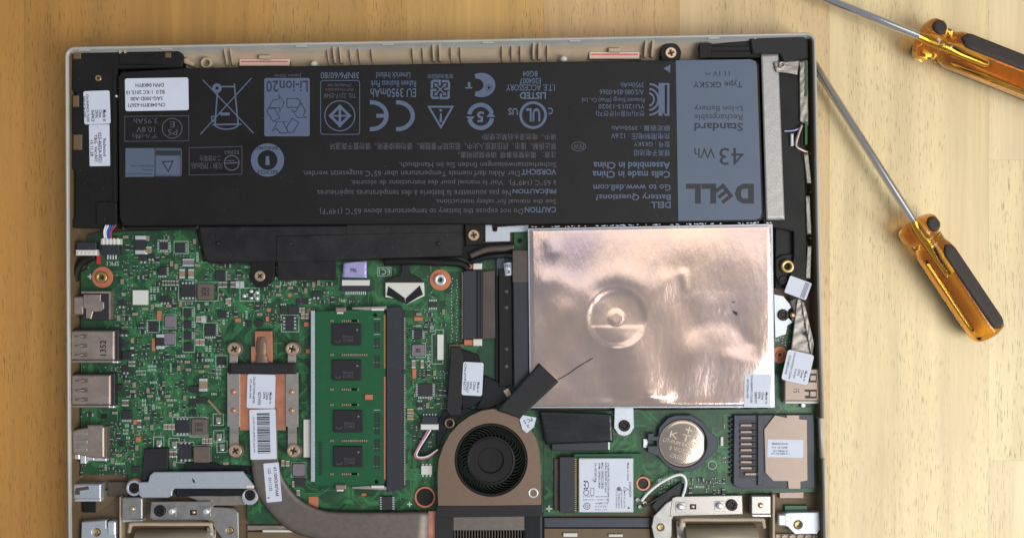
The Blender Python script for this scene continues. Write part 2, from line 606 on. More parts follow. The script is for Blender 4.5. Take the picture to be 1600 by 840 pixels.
# -- shell: floor and swept rim walls
def wall(mb, path, zmax, dI, flip=False, m=0):
    P = [pm(x, y, zmax)[:2] for x, y in path]
    n = len(P)
    rows = []
    for i in range(n):
        a = Vector(P[max(i - 1, 0)]); c = Vector(P[min(i + 1, n - 1)])
        d = (c - a).normalized()
        nn = Vector((d.y, -d.x))            # right of the travel direction = inwards (path runs clockwise)
        depth = dI(nn) if callable(dI) else dI
        k = zmax - 17.0
        prof = [(5.0, 0.6), (3.2, 5.0), (0.9, 11.5 + k), (0.1, 14.6 + k), (0, 15.9 + k), (0.2, 16.7 + k), (0.5, 17.0 + k), (0.95, 17.0 + k), (1.25, 16.7 + k), (1.45, 15.6 + k), (1.5 + 0.16 * (depth - 1.5), 12.6 + k * .6), (1.5 + 0.42 * (depth - 1.5), 9.8 + k * .3), (depth, 7.9)]
        rows.append([(P[i][0] + nn.x * o, P[i][1] + nn.y * o, z) for o, z in prof])
    b = len(mb.V)
    w = len(rows[0])
    for r in rows:
        mb.V += r
    for i in range(n - 1):
        side = abs(P[i + 1][0] - P[i][0]) < abs(P[i + 1][1] - P[i][1])
        for j in range(w - 1):
            mb.face((b + i * w + j, b + (i + 1) * w + j, b + (i + 1) * w + j + 1, b + i * w + j + 1), 1 if (side and j >= w - 4) else (2 if j >= w - 3 else m), True)
    for i in (0, n - 1):
        f = [b + i * w + j for j in range(w)]
        mb.face(f if i else f[::-1], m)

def depth_fn(nn):
    top = max(0.0, -nn.y)
    return 2.9 + (9.8 - 2.9) * top ** 6
shell = MB()
path = [(106, 930), (104, 700), (102, 400), (100.5, 92)] + arc(116.5, 88.5, 16, 183, 268, 8) + \
       [(200, 71), (400, 67), (640, 62.5), (900, 57.5), (1150, 52.5), (1255, 50.3)] + arc(1260, 66, 16, 272, 357, 8) + \
       [(1278, 160), (1281, 330), (1285, 500), (1289, 653)]
wall(shell, path, 17.0, depth_fn)
wall(shell, [(1285, 653), (1288, 717)], 15.0, 2.6)
wall(shell, [(1290.5, 717), (1292, 760), (1295, 930)], 17.0, 2.6)
shell.prism([(108, 925), (106, 90), (125, 76), (1255, 54), (1272, 70), (1285, 640), (1290, 925)], 1.0, 6.2)
shell_o = shell.build('shell', [M['shell'], M['frame'], M['rib']], laptop, 'champagne silver outer shell with a raised rounded rim')

frame = empty('inner_frame', 695, 470, 6, laptop)
frame['label'] = 'tan plastic inner frame with ribs, posts and clips along the rim'
mb = MB()
mb.prism([(112, 928), (110, 100), (126, 90), (1250, 70), (1268, 84), (1277, 640), (1284, 928)], 6.0, 8.0)
mb.build('floor_plate', M['frame'], frame)
# ribs of the front wall
def rib(x, y0, y1, z, w=2.2):
    m_ = MB()
    a = pm(x, y0, z); c = pm(x, y1, z)
    hw = w * 0.137
    prof = [(y0, z - 0.5), (y0 + (y1 - y0) * 0.25, z), (y1, z - 4.5), (y1, 7.0), (y0, 7.0)]
    xx = a[0]
    V = [(yy, zz) for yy, zz in prof]
    b = len(m_.V)
    for sg in (-1, 1):
        for yy, zz in V:
            m_.V.append((xx + sg * hw, pm(x, yy, z)[1], zz))
    n = len(V)
    m_.face(range(n)); m_.face(range(2 * n - 1, n - 1, -1))
    for i in range(n):
        j = (i + 1) % n
        m_.face((i, i + n, j + n, j))
    m_.build('rib', M['rib'], frame)
def topy(x):
    return 74 - (x - 105) * 0.0194
for x in (512, 547, 561, 581, 645, 661, 705, 720, 785, 800, 814, 856):
    rib(x, topy(x) + 7, topy(x) + 34, 13.5, 2.0)
for x in (187, 195, 351, 360, 521, 531, 677, 687, 834, 843, 1010, 1021, 1180):
    rib(x, topy(x) + 1, topy(x) + 30, 15.2, 3.0)
for x in (131, 259, 470, 605, 762, 898, 1115):
    MB().box(x - 9, topy(x) + 1.5, x + 9, topy(x) + 6.5, 13.5, 16.2, ch=0.25).build('clip_tab', M['shell'], frame)
# liner magnets with a red line
for x0, x1, y in ((374, 452, 97), (921, 999, 86)):
    m_ = MB().box(x0 - 3, y - 7, x1 + 3, y + 8, 8, 9.2, ch=0.2)
    m_.build('liner_tray', M['frame'], frame)
    MB().box(x0, y - 4.5, x1, y + 6, 9.2, 10.4, ch=0.15).build('liner', M['pinkpaper'], frame)
    MB().box(x0 + 2, y - 2, x1 - 2, y + 0.6, 10.4, 10.5).build('red_line', M['redpaper'], frame)
    MB().box((x0 + x1) / 2 - 9, y - 11, (x0 + x1) / 2 + 9, y - 5, 9, 12.5, ch=0.3).build('catch', M['rib'], frame)
for x, y in ((326, 101), ):
    MB().lathe((x, y), [(2.6, 8), (2.4, 12.5), (2.2, 12.9), (1.6, 12.9), (1.45, 12.0), (1.3, 9)], m=0).build('post', M['rib'], frame)
for x, y in ((490, 100), (881, 92)):
    MB().lathe((x, y), [(1.6, 8), (1.5, 11.5), (1.1, 12.4), (0.3, 12.7)]).build('post', M['white'], frame)
mb = MB().prism([(286, 92), (292, 90), (303, 98), (302, 104), (286, 98)], 8, 12, ch=0.3)
mb.build('catch', M['rib'], frame)
for x, y, w, h in ((120, 87, 12, 10), (255, 86, 24, 8), (118, 158, 10, 18), (121, 222, 14, 24)):
    MB().obox(x, y, w, h, 0, 8, 14.3, 0.3).build('catch', M['frame'], frame)

# -- screws (shared meshes)
SCREW = {}
def screw(x, y, r, z, parent, kind='screw', material='screw', deg=20, name='screw'):
    key = (round(r, 1), material)
    if key not in SCREW:
        rm = r * 0.272
        m_ = MB()
        a = rm * 0.48; t = rm * 0.13
        cross = [(a, -t), (a, t), (t, t), (t, a), (-t, a), (-t, t), (-a, t), (-a, -t), (-t, -t), (-t, -a), (t, -a), (t, -t)]
        m_.prism(circ(0, 0, rm, 24), -1.2, 0.0, holes=[cross], ch=rm * 0.14, px=False)
        m_.prism(circ(0, 0, rm * 0.7, 16), -1.2, -0.5, px=False, m=1)
        SCREW[key] = m_.mesh('screw', [M[material], M['screwd']], (0, 0, 0))
    return link(name, SCREW[key], pm(x, y, z), parent, rz=math.radians(deg))

# -- speakers
spk = empty('speaker', 148, 218, 8, laptop, 'black speaker box with two white stickers left of the battery')
mb = MB()
mb.prism([(114, 82), (132, 79), (275, 76), (284, 84), (286, 96), (283, 106), (183, 108), (183, 357), (114, 356), (112, 345), (117, 340), (117, 268), (111, 262), (111, 235), (126, 230), (126, 212), (111, 208), (111, 165), (118, 158), (118, 145), (111, 140)], 8, 14.0, ch=0.4)
mb.build('housing', M['black'], spk)
MB().box(186, 82, 258, 101, 13.9, 14.7, ch=0.3).build('raised_pad', M['black'], spk)
MB().prism(rr(150, 315, 182, 352, 3), 13.9, 15.0, ch=0.3).build('raised_pad', M['black'], spk)
MB().prism([(176, 110), (181, 110), (181, 350), (176, 350)], 13.9, 14.5, ch=0.2).build('edge_rail', M['black'], spk)
MB().lathe((181, 150), [(0.5, 14), (0.45, 14.9), (0.1, 15.1)]).build('peg', M['white'], spk)
screw(153, 122, 5, 14.35, spk, material='brass')

spk2 = empty('speaker', 1228, 250, 8, laptop, 'black speaker box with silver foil tape right of the battery')
mb = MB()
mb.prism([(1092, 72), (1180, 62), (1255, 55), (1264, 62), (1264, 92), (1252, 100), (1252, 240), (1258, 260), (1262, 450), (1240, 455), (1232, 440), (1240, 400), (1240, 362), (1192, 352), (1192, 90), (1100, 92)], 8, 13.6, ch=0.4)
mb.build('housing', M['black'], spk2)
MB().prism([(1172, 60), (1255, 55), (1262, 64), (1262, 90), (1226, 100), (1218, 84), (1176, 84)], 13.5, 15.2, ch=0.5).build('cushion', M['tape'], spk2)
MB().box(1100, 72, 1172, 80, 13.5, 14.6, ch=0.3).build('edge_rail', M['black'], spk2)
MB().prism([(1093, 68), (1112, 67), (1112, 90), (1093, 92)], 13.5, 15.0, ch=0.3).build('edge_rail', M['black'], spk2)
def foil_strip(quad, z, name, material, parent, amp=0.12, nx=10, ny=60, seed=1, th=True):
    rr_ = random.Random(seed)
    ph = [(rr_.uniform(0.5, 3), rr_.uniform(3, 16), rr_.uniform(0, 6)) for _ in range(5)]
    (ax, ay), (bx, by), (cx, cy), (dx, dy) = quad
    def f(u, v):
        x = (ax * (1 - u) + bx * u) * (1 - v) + (dx * (1 - u) + cx * u) * v
        y = (ay * (1 - u) + by * u) * (1 - v) + (dy * (1 - u) + cy * u) * v
        h = sum(math.sin(p[0] * u * 3 + p[1] * v * 6 + p[2]) for p in ph) / 5
        return pm(x, y, z + amp * h)
    m_ = MB().grid(nx, ny, f)
    m_.SM = [True] * len(m_.F)
    o = m_.build(name, material, parent)
    s_ = o.modifiers.new('thickness', 'SOLIDIFY'); s_.thickness = 0.00008; s_.offset = -1
    return o
foil_strip([(1189, 84), (1216, 82), (1226, 343), (1197, 344)], 14.3, 'foil_tape', M['foiltape'], spk2, 0.10, 8, 40, 3)
foil_strip([(1209, 97), (1249, 95), (1246, 117), (1212, 112)], 15.2, 'foil_flap', M['crumple'], spk2, 0.35, 14, 10, 5)
MB().lathe((1221, 102), [(1.5, 14), (1.45, 15.8), (1.2, 16.0), (0.8, 16.0), (0.7, 15.2), (0.6, 15.0)]).build('eyelet', M['usb'], spk2)
foil_strip([(1249, 96), (1262, 94), (1263, 196), (1250, 190)], 14.4, 'foil_strip', M['crumple'], spk2, 0.4, 8, 30, 9)
MB().box(1258, 95, 1261.5, 150, 12, 14.8).build('side_board', M['pcb2'], spk2)
MB().box(1258, 190, 1261.5, 226, 12, 14.8).build('side_board', M['pcb2'], spk2)
MB().tube(catmull([(1225, 205, 14), (1240, 204, 14.2), (1250, 200, 14.2)]), 0.35).build('purple_wire', M['bluefilm'], spk2)
MB().box(1236, 209, 1240, 228, 13.6, 15.0, ch=0.2).build('white_clip', M['white'], spk2)
MB().tube(catmull([(1253, 195, 14.5), (1246, 215, 14.6), (1244, 228, 14.4), (1252, 234, 14), (1262, 238, 13)]), 0.7).build('grey_cable', M['usb'], spk2)
for y in (240, 300, 340, 372):
    MB().lathe((1267, y), [(0.6, 8), (0.6, 12), (0.3, 12.4)], seg=10).build('peg', M['frame'], spk2)
foil_strip([(1256, 240), (1263, 240), (1268, 286), (1261, 287)], 14.1, 'foil_strip', M['crumple'], spk2, 0.25, 5, 14, 11)
foil_strip([(1259, 306), (1265, 306), (1268, 366), (1261, 366)], 14.1, 'foil_strip', M['crumple'], spk2, 0.25, 5, 14, 12)
MB().prism([(1212, 346), (1246, 346), (1246, 450), (1212, 450)], 8, 11.2, ch=0.2).build('base_plate', M['black'], spk2)
MB().prism([(1222, 398), (1240, 396), (1250, 404), (1252, 424), (1244, 446), (1218, 446), (1212, 430), (1212, 404)], 9, 12.2, ch=0.3).build('mount_lug', M['black'], spk2)
MB().lathe((1228, 416), [(2.9, 9), (2.9, 13.6), (2.6, 14.0), (1.5, 14.0), (1.3, 13.4), (1.2, 11)]).build('standoff', M['brass'], spk2)
screw(1224, 437, 6, 12.9, spk2, material='screwd')

# -- battery
bat = empty('battery', 690, 225, 8, laptop, 'black flat laptop battery printed with upside-down warnings and a blue-grey end label')
ZB = 15.5
body = MB().prism([(190, 112), (285, 106.5), (600, 101), (1058, 93.5), (1176, 92), (1183, 95), (1186, 101), (1193.5, 338), (1191, 344), (1184, 347), (830, 351), (700, 350), (310, 352), (196, 353), (190, 349), (186, 340), (184, 120)], 8, ZB, ch=0.5)
body.build('casing', M['battery'], bat)
MB().prism([(190, 352), (309, 352), (309, 358.5), (196, 358.5)], 9, 13.6, ch=0.8).build('lip', M['flange'], bat)
MB().prism([(309, 352), (724, 349.5), (724, 402), (637, 405), (520, 408), (328, 412), (322, 408), (318, 402)], 9, 13.6, ch=0.8).build('flange', M['flange'], bat)
MB().prism([(432, 369), (541, 366), (541, 404), (524, 408), (432, 409)], 13.5, 14.1, ch=0.2).build('flange_cover', M['flange'], bat)
MB().prism([(541, 351), (722, 350), (722, 363), (541, 366)], 13.5, 14.0, ch=0.2).build('flange_cover', M['flange'], bat)
MB().prism(rr(433, 404, 524, 437, 2), 10, 13.0, ch=0.4).build('connector_block', M['flange'], bat)
MB().box(437, 430, 522, 438, 10, 11.6, ch=0.2).build('connector_edge', M['holder'], bat)
MB().prism([(391, 409), (429, 408), (429, 428), (425, 439), (415, 447), (404, 449), (395, 443), (391, 434)], 10.2, 13.0, ch=0.3).build('screw_lug', M['black'], bat)
screw(405.5, 431, 8.5, 13.7, bat, deg=40)
MB().prism([(726, 349), (757, 349), (757, 374), (750, 382), (728, 384)], 9, 13.0, ch=0.3).build('screw_lug', M['black'], bat)
screw(740, 367, 9, 13.8, bat, deg=10)
MB().prism(circ(1048, 83, 16.5, 26) , 8, 13.0, ch=0.4).build('screw_lug', M['black'], bat)
MB().box(1034, 83, 1062, 96, 8, 12.8, ch=0.2).build('screw_lug', M['black'], bat)
screw(1048.5, 82.5, 9, 13.9, bat, deg=15)
for x, y in ((340, 380), (685, 380)):
    MB().lathe((x, y), [(0.9, 13.6), (0.9, 14.4), (0.5, 14.7)], seg=12).build('peg', M['flange'], bat)
MB().prism([(1056, 94.5), (1172, 93), (1180, 96), (1182.5, 103), (1190, 332), (1188, 340), (1181, 343), (1060, 345)], ZB, ZB + 0.06).build('end_label', M['panel'], bat)
ZI = ZB + 0.05
# blue-grey filled patches and symbols
ink = MB()
ink.fill(rr(413, 122, 484, 213, 3), ZI)                                       # Li-ion patch
ink.build('symbol', M['ink'], bat); ink = MB()
# crossed-out bin
ink.stroke([(317, 125), (396, 208)], 1.7, ZI); ink.stroke([(393, 122), (313, 210)], 1.7, ZI)
ink.stroke([(340, 140), (336, 194)], 2.2, ZI); ink.stroke([(366, 131), (372, 194)], 2.2, ZI)
ink.stroke([(342, 135.5), (367, 135.5)], 2.2, ZI); ink.stroke([(332, 195), (377, 194)], 2.4, ZI)
ink.stroke(arc(354, 192, 20, 20, 160, 8, 10), 2.0, ZI)
ink.fill(circ(339, 138, 7.5, 18), ZI, [circ(339, 138, 2.6, 12)]); ink.fill(rr(344, 176, 359, 180.5, 0.5), ZI)
ink.stroke([(331, 182), (336, 182), (336, 190), (331, 190)], 1.6, ZI, True)
ink.build('symbol', M['ink'], bat); ink = MB()
# TIS box and diamond
ink.stroke(rr(501, 126, 562, 210, 4), 1.0, ZI, True)
ink.stroke(circ(531, 181, 23.5, 36), 1.6, ZI, True)
ink.stroke([(531, 166), (546, 181), (531, 196), (516, 181)], 4.2, ZI, True)
ink.stroke([(531, 164), (531, 199)], 4.0, ZI); ink.stroke([(514, 181), (549, 181)], 2.6, ZI)
ink.build('symbol', M['ink'], bat); ink = MB()
# CE
ink.stroke(arc(580, 181, 24, -95, 95, 18, 21), 6.5, ZI); ink.stroke([(588, 181), (605, 181)], 6, ZI)
ink.stroke(arc(621, 181, 24, -95, 95, 18, 21), 6.5, ZI)
ink.build('symbol', M['ink'], bat); ink = MB()
# warning triangle
ink.stroke([(670, 167), (707, 167), (689, 199)], 3.0, ZI, True)
ink.fill(circ(688.5, 172.5, 2.2, 10), ZI); ink.fill([(687.6, 177), (689.8, 177), (691, 191), (686.6, 191)], ZI)
ink.build('symbol', M['ink'], bat); ink = MB()
# recycling frame with four arrows
for a in range(4):
    ink.stroke(turn([(675, 138), (675, 128), (678, 126.5), (687, 126.5), (687, 134)], 688, 140, a * 90), 3.6, ZI)
    ink.stroke(turn([(688, 140), (681, 133)], 688, 140, a * 90), 2.0, ZI)
    ink.fill(turn([(678.5, 130.5), (684.5, 131.5), (679.5, 136.5)], 688, 140, a * 90), ZI)
ink.build('symbol', M['ink'], bat); ink = MB()
# PC mark
ink.fill(arc(752, 133, 22, -118, 118, 24, 19) + arc(744, 133, 11.5, 95, -95, 18, 10), ZI, [circ(764, 137, 5.2, 12)])
ink.fill([(727, 136.5), (731, 136.5), (731, 128.5), (735, 128.5), (735, 136.5), (738, 136.5), (738, 138.5), (727, 138.5)], ZI)
ink.stroke(circ(764, 137, 3.4, 12), 2.0, ZI, True)
ink.build('symbol', M['ink'], bat); ink = MB()
# five-year circle
ink.stroke(arc(751, 182, 18, 190, 345, 20), 6.5, ZI); ink.stroke(arc(751, 182, 18, 10, 165, 20), 6.5, ZI)
ink.fill([(728, 182), (742, 182), (735, 190)], ZI); ink.fill([(760, 183), (774, 183), (767, 174)], ZI)
ink.build('symbol', M['ink'], bat); ink = MB()
# UL
ink.stroke(circ(833, 180, 19.5, 36), 4.2, ZI, True)
ink.build('symbol', M['ink'], bat); ink = MB()
# KC mark
ink.fill([(1046, 130), (1046, 181), (1039, 181), (1035, 175), (1035, 181), (1029, 181), (1029, 130), (1039, 130)], ZI, [[(1042.5, 133), (1042.5, 178), (1038.5, 178), (1038.5, 133)]])
ink.fill(arc(1014, 155.5, 24, -88, 88, 18, 25.5) + arc(1014, 155.5, 21, 88, -88, 18, 22.5), ZI)
ink.fill(arc(1014, 155.5, 16, -88, 88, 16, 18) + arc(1014, 155.5, 13, 88, -88, 16, 15), ZI)
ink.fill(arc(1014, 155.5, 9, -88, 88, 14, 11) + arc(1014, 155.5, 6.5, 88, -88, 14, 8), ZI)
ink.fill([(1037, 107), (1047.5, 101), (1047, 114)], ZI)
ink.build('symbol', M['ink'], bat); ink = MB()
# recycle round seal
ink.fill(circ(418, 250, 26, 40), ZI, [circ(418, 250, 15.5, 30)])
ink.fill([(415.5, 244), (420.5, 244), (421.5, 258), (414.5, 258)], ZI)
ink.build('symbol', M['ink'], bat)
MB().fill([(196, 231.5), (241, 231.5), (241, 276), (196, 276.5)], ZI).build('notice_patch', M['panel'], bat)
MB().fill(rr(241.5, 231.5, 284, 275.5, 4), ZI).build('notice_patch', M['panel'], bat)
# thin frames in dim ink
dim = MB()
dim.stroke([(195, 182), (295, 181), (295, 220), (195, 221)], 0.9, ZI, True)
dim.build('symbol', M['inkdim'], bat); dim = MB()
dim.stroke([(295.5, 231), (378, 229), (378, 272), (295.5, 273.5)], 0.9, ZI, True)
dim.build('symbol', M['inkdim'], bat); dim = MB()
dim.stroke(circ(269, 200.5, 15.5, 30), 1.4, ZI, True)
dim.build('symbol', M['inkdim'], bat); dim = MB()
dim.stroke(circ(362, 254.5, 11.5, 26), 1.8, ZI, True); dim.stroke([(351, 255), (373, 254)], 2, ZI); dim.stroke([(353, 251), (366, 251)], 1.2, ZI)
dim.build('symbol', M['inkdim'], bat); dim = MB()
dim.stroke(circ(904, 229, 11, 26, 7), 1.0, ZI, True)
dim.build('symbol', M['inkdim'], bat)
# dark outlines on the blue patches
dk = MB()
ZD = ZI + 0.05
for lp in ([(435.7, 147.9), (444.3, 160.7), (436.9, 175), (437, 168.6), (420, 168.6), (426.4, 157), (437, 154.3)], [(419.3, 169.6), (416.9, 173.6), (427, 190.4), (437.4, 184.3), (429.3, 169.6)],
           [(448.3, 154.3), (465.7, 154.3), (470.3, 160.7), (465, 168), (448.3, 167.9)], [(470.3, 160.7), (477.1, 172.9), (473.6, 181.4), (479.3, 183.9), (465, 183.9), (456, 172.1), (461.4, 175)],
           [(456.4, 185), (467.1, 191.4), (457.9, 207.1), (450, 207.1), (447.9, 199.3)], [(448.6, 190), (432.9, 190.4), (430.7, 197.1), (425, 205), (432.1, 200.7), (437.9, 208.1), (450.7, 207.1), (442, 190.3)]):
    dk.stroke(lp, 1.2, ZD, True)
dk.build('symbol', M['inkdark'], bat); dk = MB()
dk.stroke(rr(243, 233, 282.5, 274, 3.5), 0.9, ZD, True)
dk.fill([(243.5, 235), (282, 235), (282, 243), (243.5, 243)], ZD)
dk.stroke([(254, 253), (270, 252), (263, 268)], 1.8, ZD, True)
dk.build('symbol', M['inkdark'], bat); dk = MB()
dk.fill([(1178, 287), (1161, 287), (1152, 292), (1148, 302.5), (1152, 313), (1161, 318), (1178, 318)][::-1], ZB + 0.10, [[(1169, 295), (1161, 295), (1158, 298), (1158, 307), (1161, 310), (1169, 310)]])
def logo_e(p0, L_, A_, t):
    a = Vector((0.79, 0.61)); b = Vector((0.61, -0.79))
    p0 = Vector(p0)
    out = []
    out.append([p0, p0 + b * L_, p0 + b * L_ + a * t, p0 + a * t])
    for k in (0, (L_ - t) / 2, L_ - t):
        q = p0 + b * k
        out.append([q, q + a * A_, q + a * A_ + b * t, q + b * t])
    return out
for q in logo_e((32, 19.5), 25.5, 20, 5.6):
    dk.fill([(1178 - v.x, 287 + v.y - 0.2) for v in q], ZB + 0.10)
for u in (59, 83):
    dk.fill([(1178 - a, 287 + b) for a, b in ((u, 0), (u + 23, 0), (u + 23, 8), (u + 9, 8), (u + 9, 31), (u, 31))], ZB + 0.10)
dk.build('logo_print', M['inkdark'], bat)
lettering('lettering', M['inkdark'], bat, ZB + 0.10, [
    ('11.1V ⎓', 1102, 111, 1140, 119, 180), ('Type GK5KY', 1083, 125, 1160, 137, 180, 0.012),
    ('Li-Ion Battery', 1085, 163, 1160, 174, 180), ('Rechargeable', 1085, 176, 1160, 188, 180),
    ('Standard', 1085, 192, 1161, 205, 180, 0.018), ('43', 1124, 231, 1162, 258, 180), ('Wh', 1085, 231, 1117, 247, 180),
    ('Li-ion20', 416, 126, 481, 144, 180, 0.008), ('RECYCLE', 402, 266, 434, 272, 180, 0.02), ('1.800.822.8837', 398, 229, 438, 234, 180, 0.01),
    ('Thermal protection', 198, 270, 239, 273, 180), ('Safety', 222, 264, 239, 267, 180), ('Monitored', 205, 258, 239, 261, 180)])
lettering('lettering', M['ink'], bat, ZI, [
    ('DELL', 1017, 315, 1048, 325, 180, 0.02), ('Battery Questions?', 931, 301, 1048, 313, 180, 0.012), ('Go to www.dell.com', 927, 288, 1048, 298, 180, 0.01),
    ('Cells made in China', 926, 267, 1047, 278, 180, 0.018), ('Assembled in China', 927, 253, 1047, 264, 180, 0.018),
    ('锂离子电池组', 990, 234, 1047, 244, 180), ('型号 : GK5KY', 990, 221, 1047, 230, 180), ('充电限制电压 : 12.6V', 955, 208, 1047, 218, 180), ('额定容量 : 3950mAh', 956, 196, 1047, 205, 180),
    ('전지(리튬이온전지)', 931, 172, 1007, 182, 180), ('YU12013-13020', 935, 163, 1007, 170, 180), ('Panasonic Energy (Wuxi) Co., Ltd.', 908, 151, 1007, 160, 180),
    ("A/S:080-854-0066", 937, 140, 1006, 148, 180), ('3950mAh', 970, 129, 1006, 137, 180),
    ('LISTED', 812, 144, 853, 155, 180, 0.03), ('I.T.E. ACCESSORY', 791, 132, 867, 142, 180, 0.008), ('E204007', 812, 122, 845, 131, 180, 0.008), ('8G04', 817, 111, 840, 120, 180, 0.008),
    ('UL', 822, 169, 844, 190, 180, 0.03), ('C', 857, 168, 864, 179, 180, 0.02), ('US', 794, 169, 809, 180, 180, 0.02),
    ('5', 745, 174, 756, 191, 180, 0.03), ('EU 3950mAh', 579, 138, 650, 152, 180, 0.006), ('Raheen Business Park', 579, 126, 650, 136, 180), ('Limerick Ireland', 588, 113, 641, 123, 180),
    ('3INP6/60/80', 501, 113, 561, 123, 180, 0.006), ('廢電池請回收', 668, 116, 708, 123, 180),
    ('CAUTION', 820, 323, 869, 332, 180, 0.016), ('PRÉCAUTION', 801, 295, 869, 304, 180, 0.016), ('VORSICHT', 815, 264, 869, 273, 180, 0.016)])
lettering('lettering', M['inkdim'], bat, ZI, [
    ('Do not expose the battery to temperatures above 65°C (149°F).', 497, 323, 817, 335, 180), ('See the manual for safety instructions.', 680, 309, 869, 319, 180),
    ('Ne pas soumettre la batterie à des températures supérieures', 496, 294, 798, 306, 180), ('à 65°C (149°F).  Voir le manuel pour des instructions de sécurité.', 548, 279, 869, 290, 180),
    ('Der Akku darf niemals Temperaturen über 65°C ausgesetzt werden.', 473, 264, 812, 276, 180), ('Sicherheitsanweisungen finden Sie im Handbuch.', 624, 251, 869, 262, 180),
    ('注意： 電池警告事項  請參閱説明書。', 716, 237, 869, 247, 180), ('禁止拆解、撞击、挤压或投入火中。若出现严重鼓胀、请勿继续使用。请勿置于高温环', 515, 223, 869, 234, 180), ('境中。电池浸水后禁止使用!', 753, 209, 869, 219, 180),
    ('Japan Only', 428, 115, 471, 121, 180), ('TIS. 2217-2548', 506, 146, 556, 153, 180), ('Dell Corporation', 508, 137, 552, 143, 180), ('(Thailand) Ltd.', 511, 130, 549, 136, 180),
    ('PS', 262, 202, 277, 211, 180), ('E', 265, 190, 273, 199, 180), ('3.95Ah', 209, 185, 246, 193, 180), ('10.8V', 213, 198, 242, 207, 180), ('デル(株)', 207, 208, 246, 217, 180),
    ('10.8V / 3950mAh', 299, 254, 347, 264, 180), ('二次鋰電池', 312, 243, 345, 252, 180), ('R33063', 351, 235, 373, 241, 180), ('PEW', 896, 225, 912, 233, 180)])

du = MB()
rd = random.Random(88)
for _ in range(70):
    x, y = rd.uniform(195, 1050), rd.uniform(115, 345)
    du.fill(turn(circ(x, y, rd.uniform(0.3, 0.9), 6, rd.uniform(0.3, 0.6)), x, y, rd.uniform(0, 180)), ZI)
for _ in range(40):
    x, y = rd.uniform(325, 720), rd.uniform(356, 400)
    du.fill(turn(circ(x, y, rd.uniform(0.3, 1.0), 6, rd.uniform(0.3, 0.6)), x, y, rd.uniform(0, 180)), 14.15 if y < 366 or 430 < x < 541 else 13.66)
for _ in range(30):
    x, y = rd.uniform(120, 178), rd.uniform(110, 345)
    du.fill(circ(x, y, rd.uniform(0.3, 0.7), 6), 15.05 if 150 < x and y > 315 else 14.55)
du.build('dust', M['inkdim'], bat, kind='stuff')
def sticker(parent, cx, cy, w, h, deg, z, r=3, name='sticker', material='paper', th=0.12):
    p = turn(rr(cx - w / 2, cy - h / 2, cx + w / 2, cy + h / 2, r, 3), cx, cy, deg)
    return MB().prism(p, z, z + th).build(name, M[material], parent)
def spin(cx, cy, deg):
    c, s = math.cos(math.radians(deg)), math.sin(math.radians(deg))
    return lambda x, y: (cx + (x - cx) * c - (y - cy) * s, cy + (x - cx) * s + (y - cy) * c)
sticker(bat, 245, 147.5, 99, 51, -1.0, ZB, 3)
lettering('sticker_print', M['print'], bat, ZB + 0.17, [
    ('DP/N 04K8YH', 212, 130, 256, 136, 180), ('B2.0  1 KC 2015.10', 197, 141, 257, 147, 180), ('5AG-300D-A00', 204, 151, 254, 157, 180), ('CN-04K8YH-63671', 200, 161, 258, 167, 180)], spin(245, 147, -1))
sticker(spk, 151.5, 168, 41, 52, -2, 14.5, 3)
lettering('sticker_print', M['print'], spk, 14.67, [
    ('Made in', 160, 172, 166, 190, 90), ('China', 154, 172, 159, 184, 90), ('DP/N', 148, 172, 153, 184, 90), ('0HP4C0', 142, 172, 147, 190, 90),
    ('CN-0HP4C0-72200', 135, 147, 139, 190, 90), ('5BS-01J6-A00', 130, 150, 134, 183, 90)], spin(151, 168, -2))
sticker(spk, 155.5, 227, 32, 65, -1, 14.05, 1.5)
lettering('sticker_print', M['print'], spk, 14.22, [
    ('Redwood', 161, 217, 166, 244, 90), ('023-4602A-0021', 153.5, 207, 159, 254, 90), ('Y&G  Ver:A01', 147.5, 210, 152.5, 252, 90), ('15.11.28', 141, 219, 146, 244, 90)], spin(155, 227, -1))

# ------------------------------------------------------------------ circuit boards
ZP = 10.2
mobo = empty('motherboard', 480, 590, 9, laptop, 'large green motherboard crowded with small chips and capacitors')
mb_poly = [(137, 368), (160, 362), (306, 358), (318, 408), (800, 396), (830, 396), (830, 640), (850, 640), (850, 800), (692, 800), (440, 806), (440, 817), (389, 817), (386, 812), (386, 772), (200, 772), (200, 741), (126, 741), (126, 425), (137, 420)]
MB().prism(mb_poly, 9.0, ZP, ch=0.08).build('board', M['pcb'], mobo)
MB().prism([(803, 362), (832, 362), (832, 400), (803, 400)], 9.0, ZP, ch=0.08).build('board', M['pcb2'], mobo)
dau = empty('daughterboard', 1090, 700, 9, laptop, 'smaller green board with coin cell and card slot beside the fan')
db_poly = [(849, 642), (1200, 638), (1208, 560), (1208, 500), (1240, 500), (1282, 560), (1283, 640), (1283, 768), (1010, 774), (1008, 790), (849, 806)]
MB().prism(db_poly, 9.0, ZP, ch=0.08).build('board', M['pcb'], dau)

def inside(p, poly):
    x, y = p
    r = False
    n = len(poly)
    for i in range(n):
        x1, y1 = poly[i]; x2, y2 = poly[(i + 1) % n]
        if (y1 > y) != (y2 > y) and x < (x2 - x1) * (y - y1) / (y2 - y1) + x1:
            r = not r
    return r

TAKEN = []          # rectangles already occupied by placed parts
def take(x0, y0, x1, y1, pad=1.0):
    TAKEN.append((x0 - pad, y0 - pad, x1 + pad, y1 + pad))
def free(x0, y0, x1, y1):
    for a in TAKEN:
        if x0 < a[2] and x1 > a[0] and y0 < a[3] and y1 > a[1]:
            return False
    return True

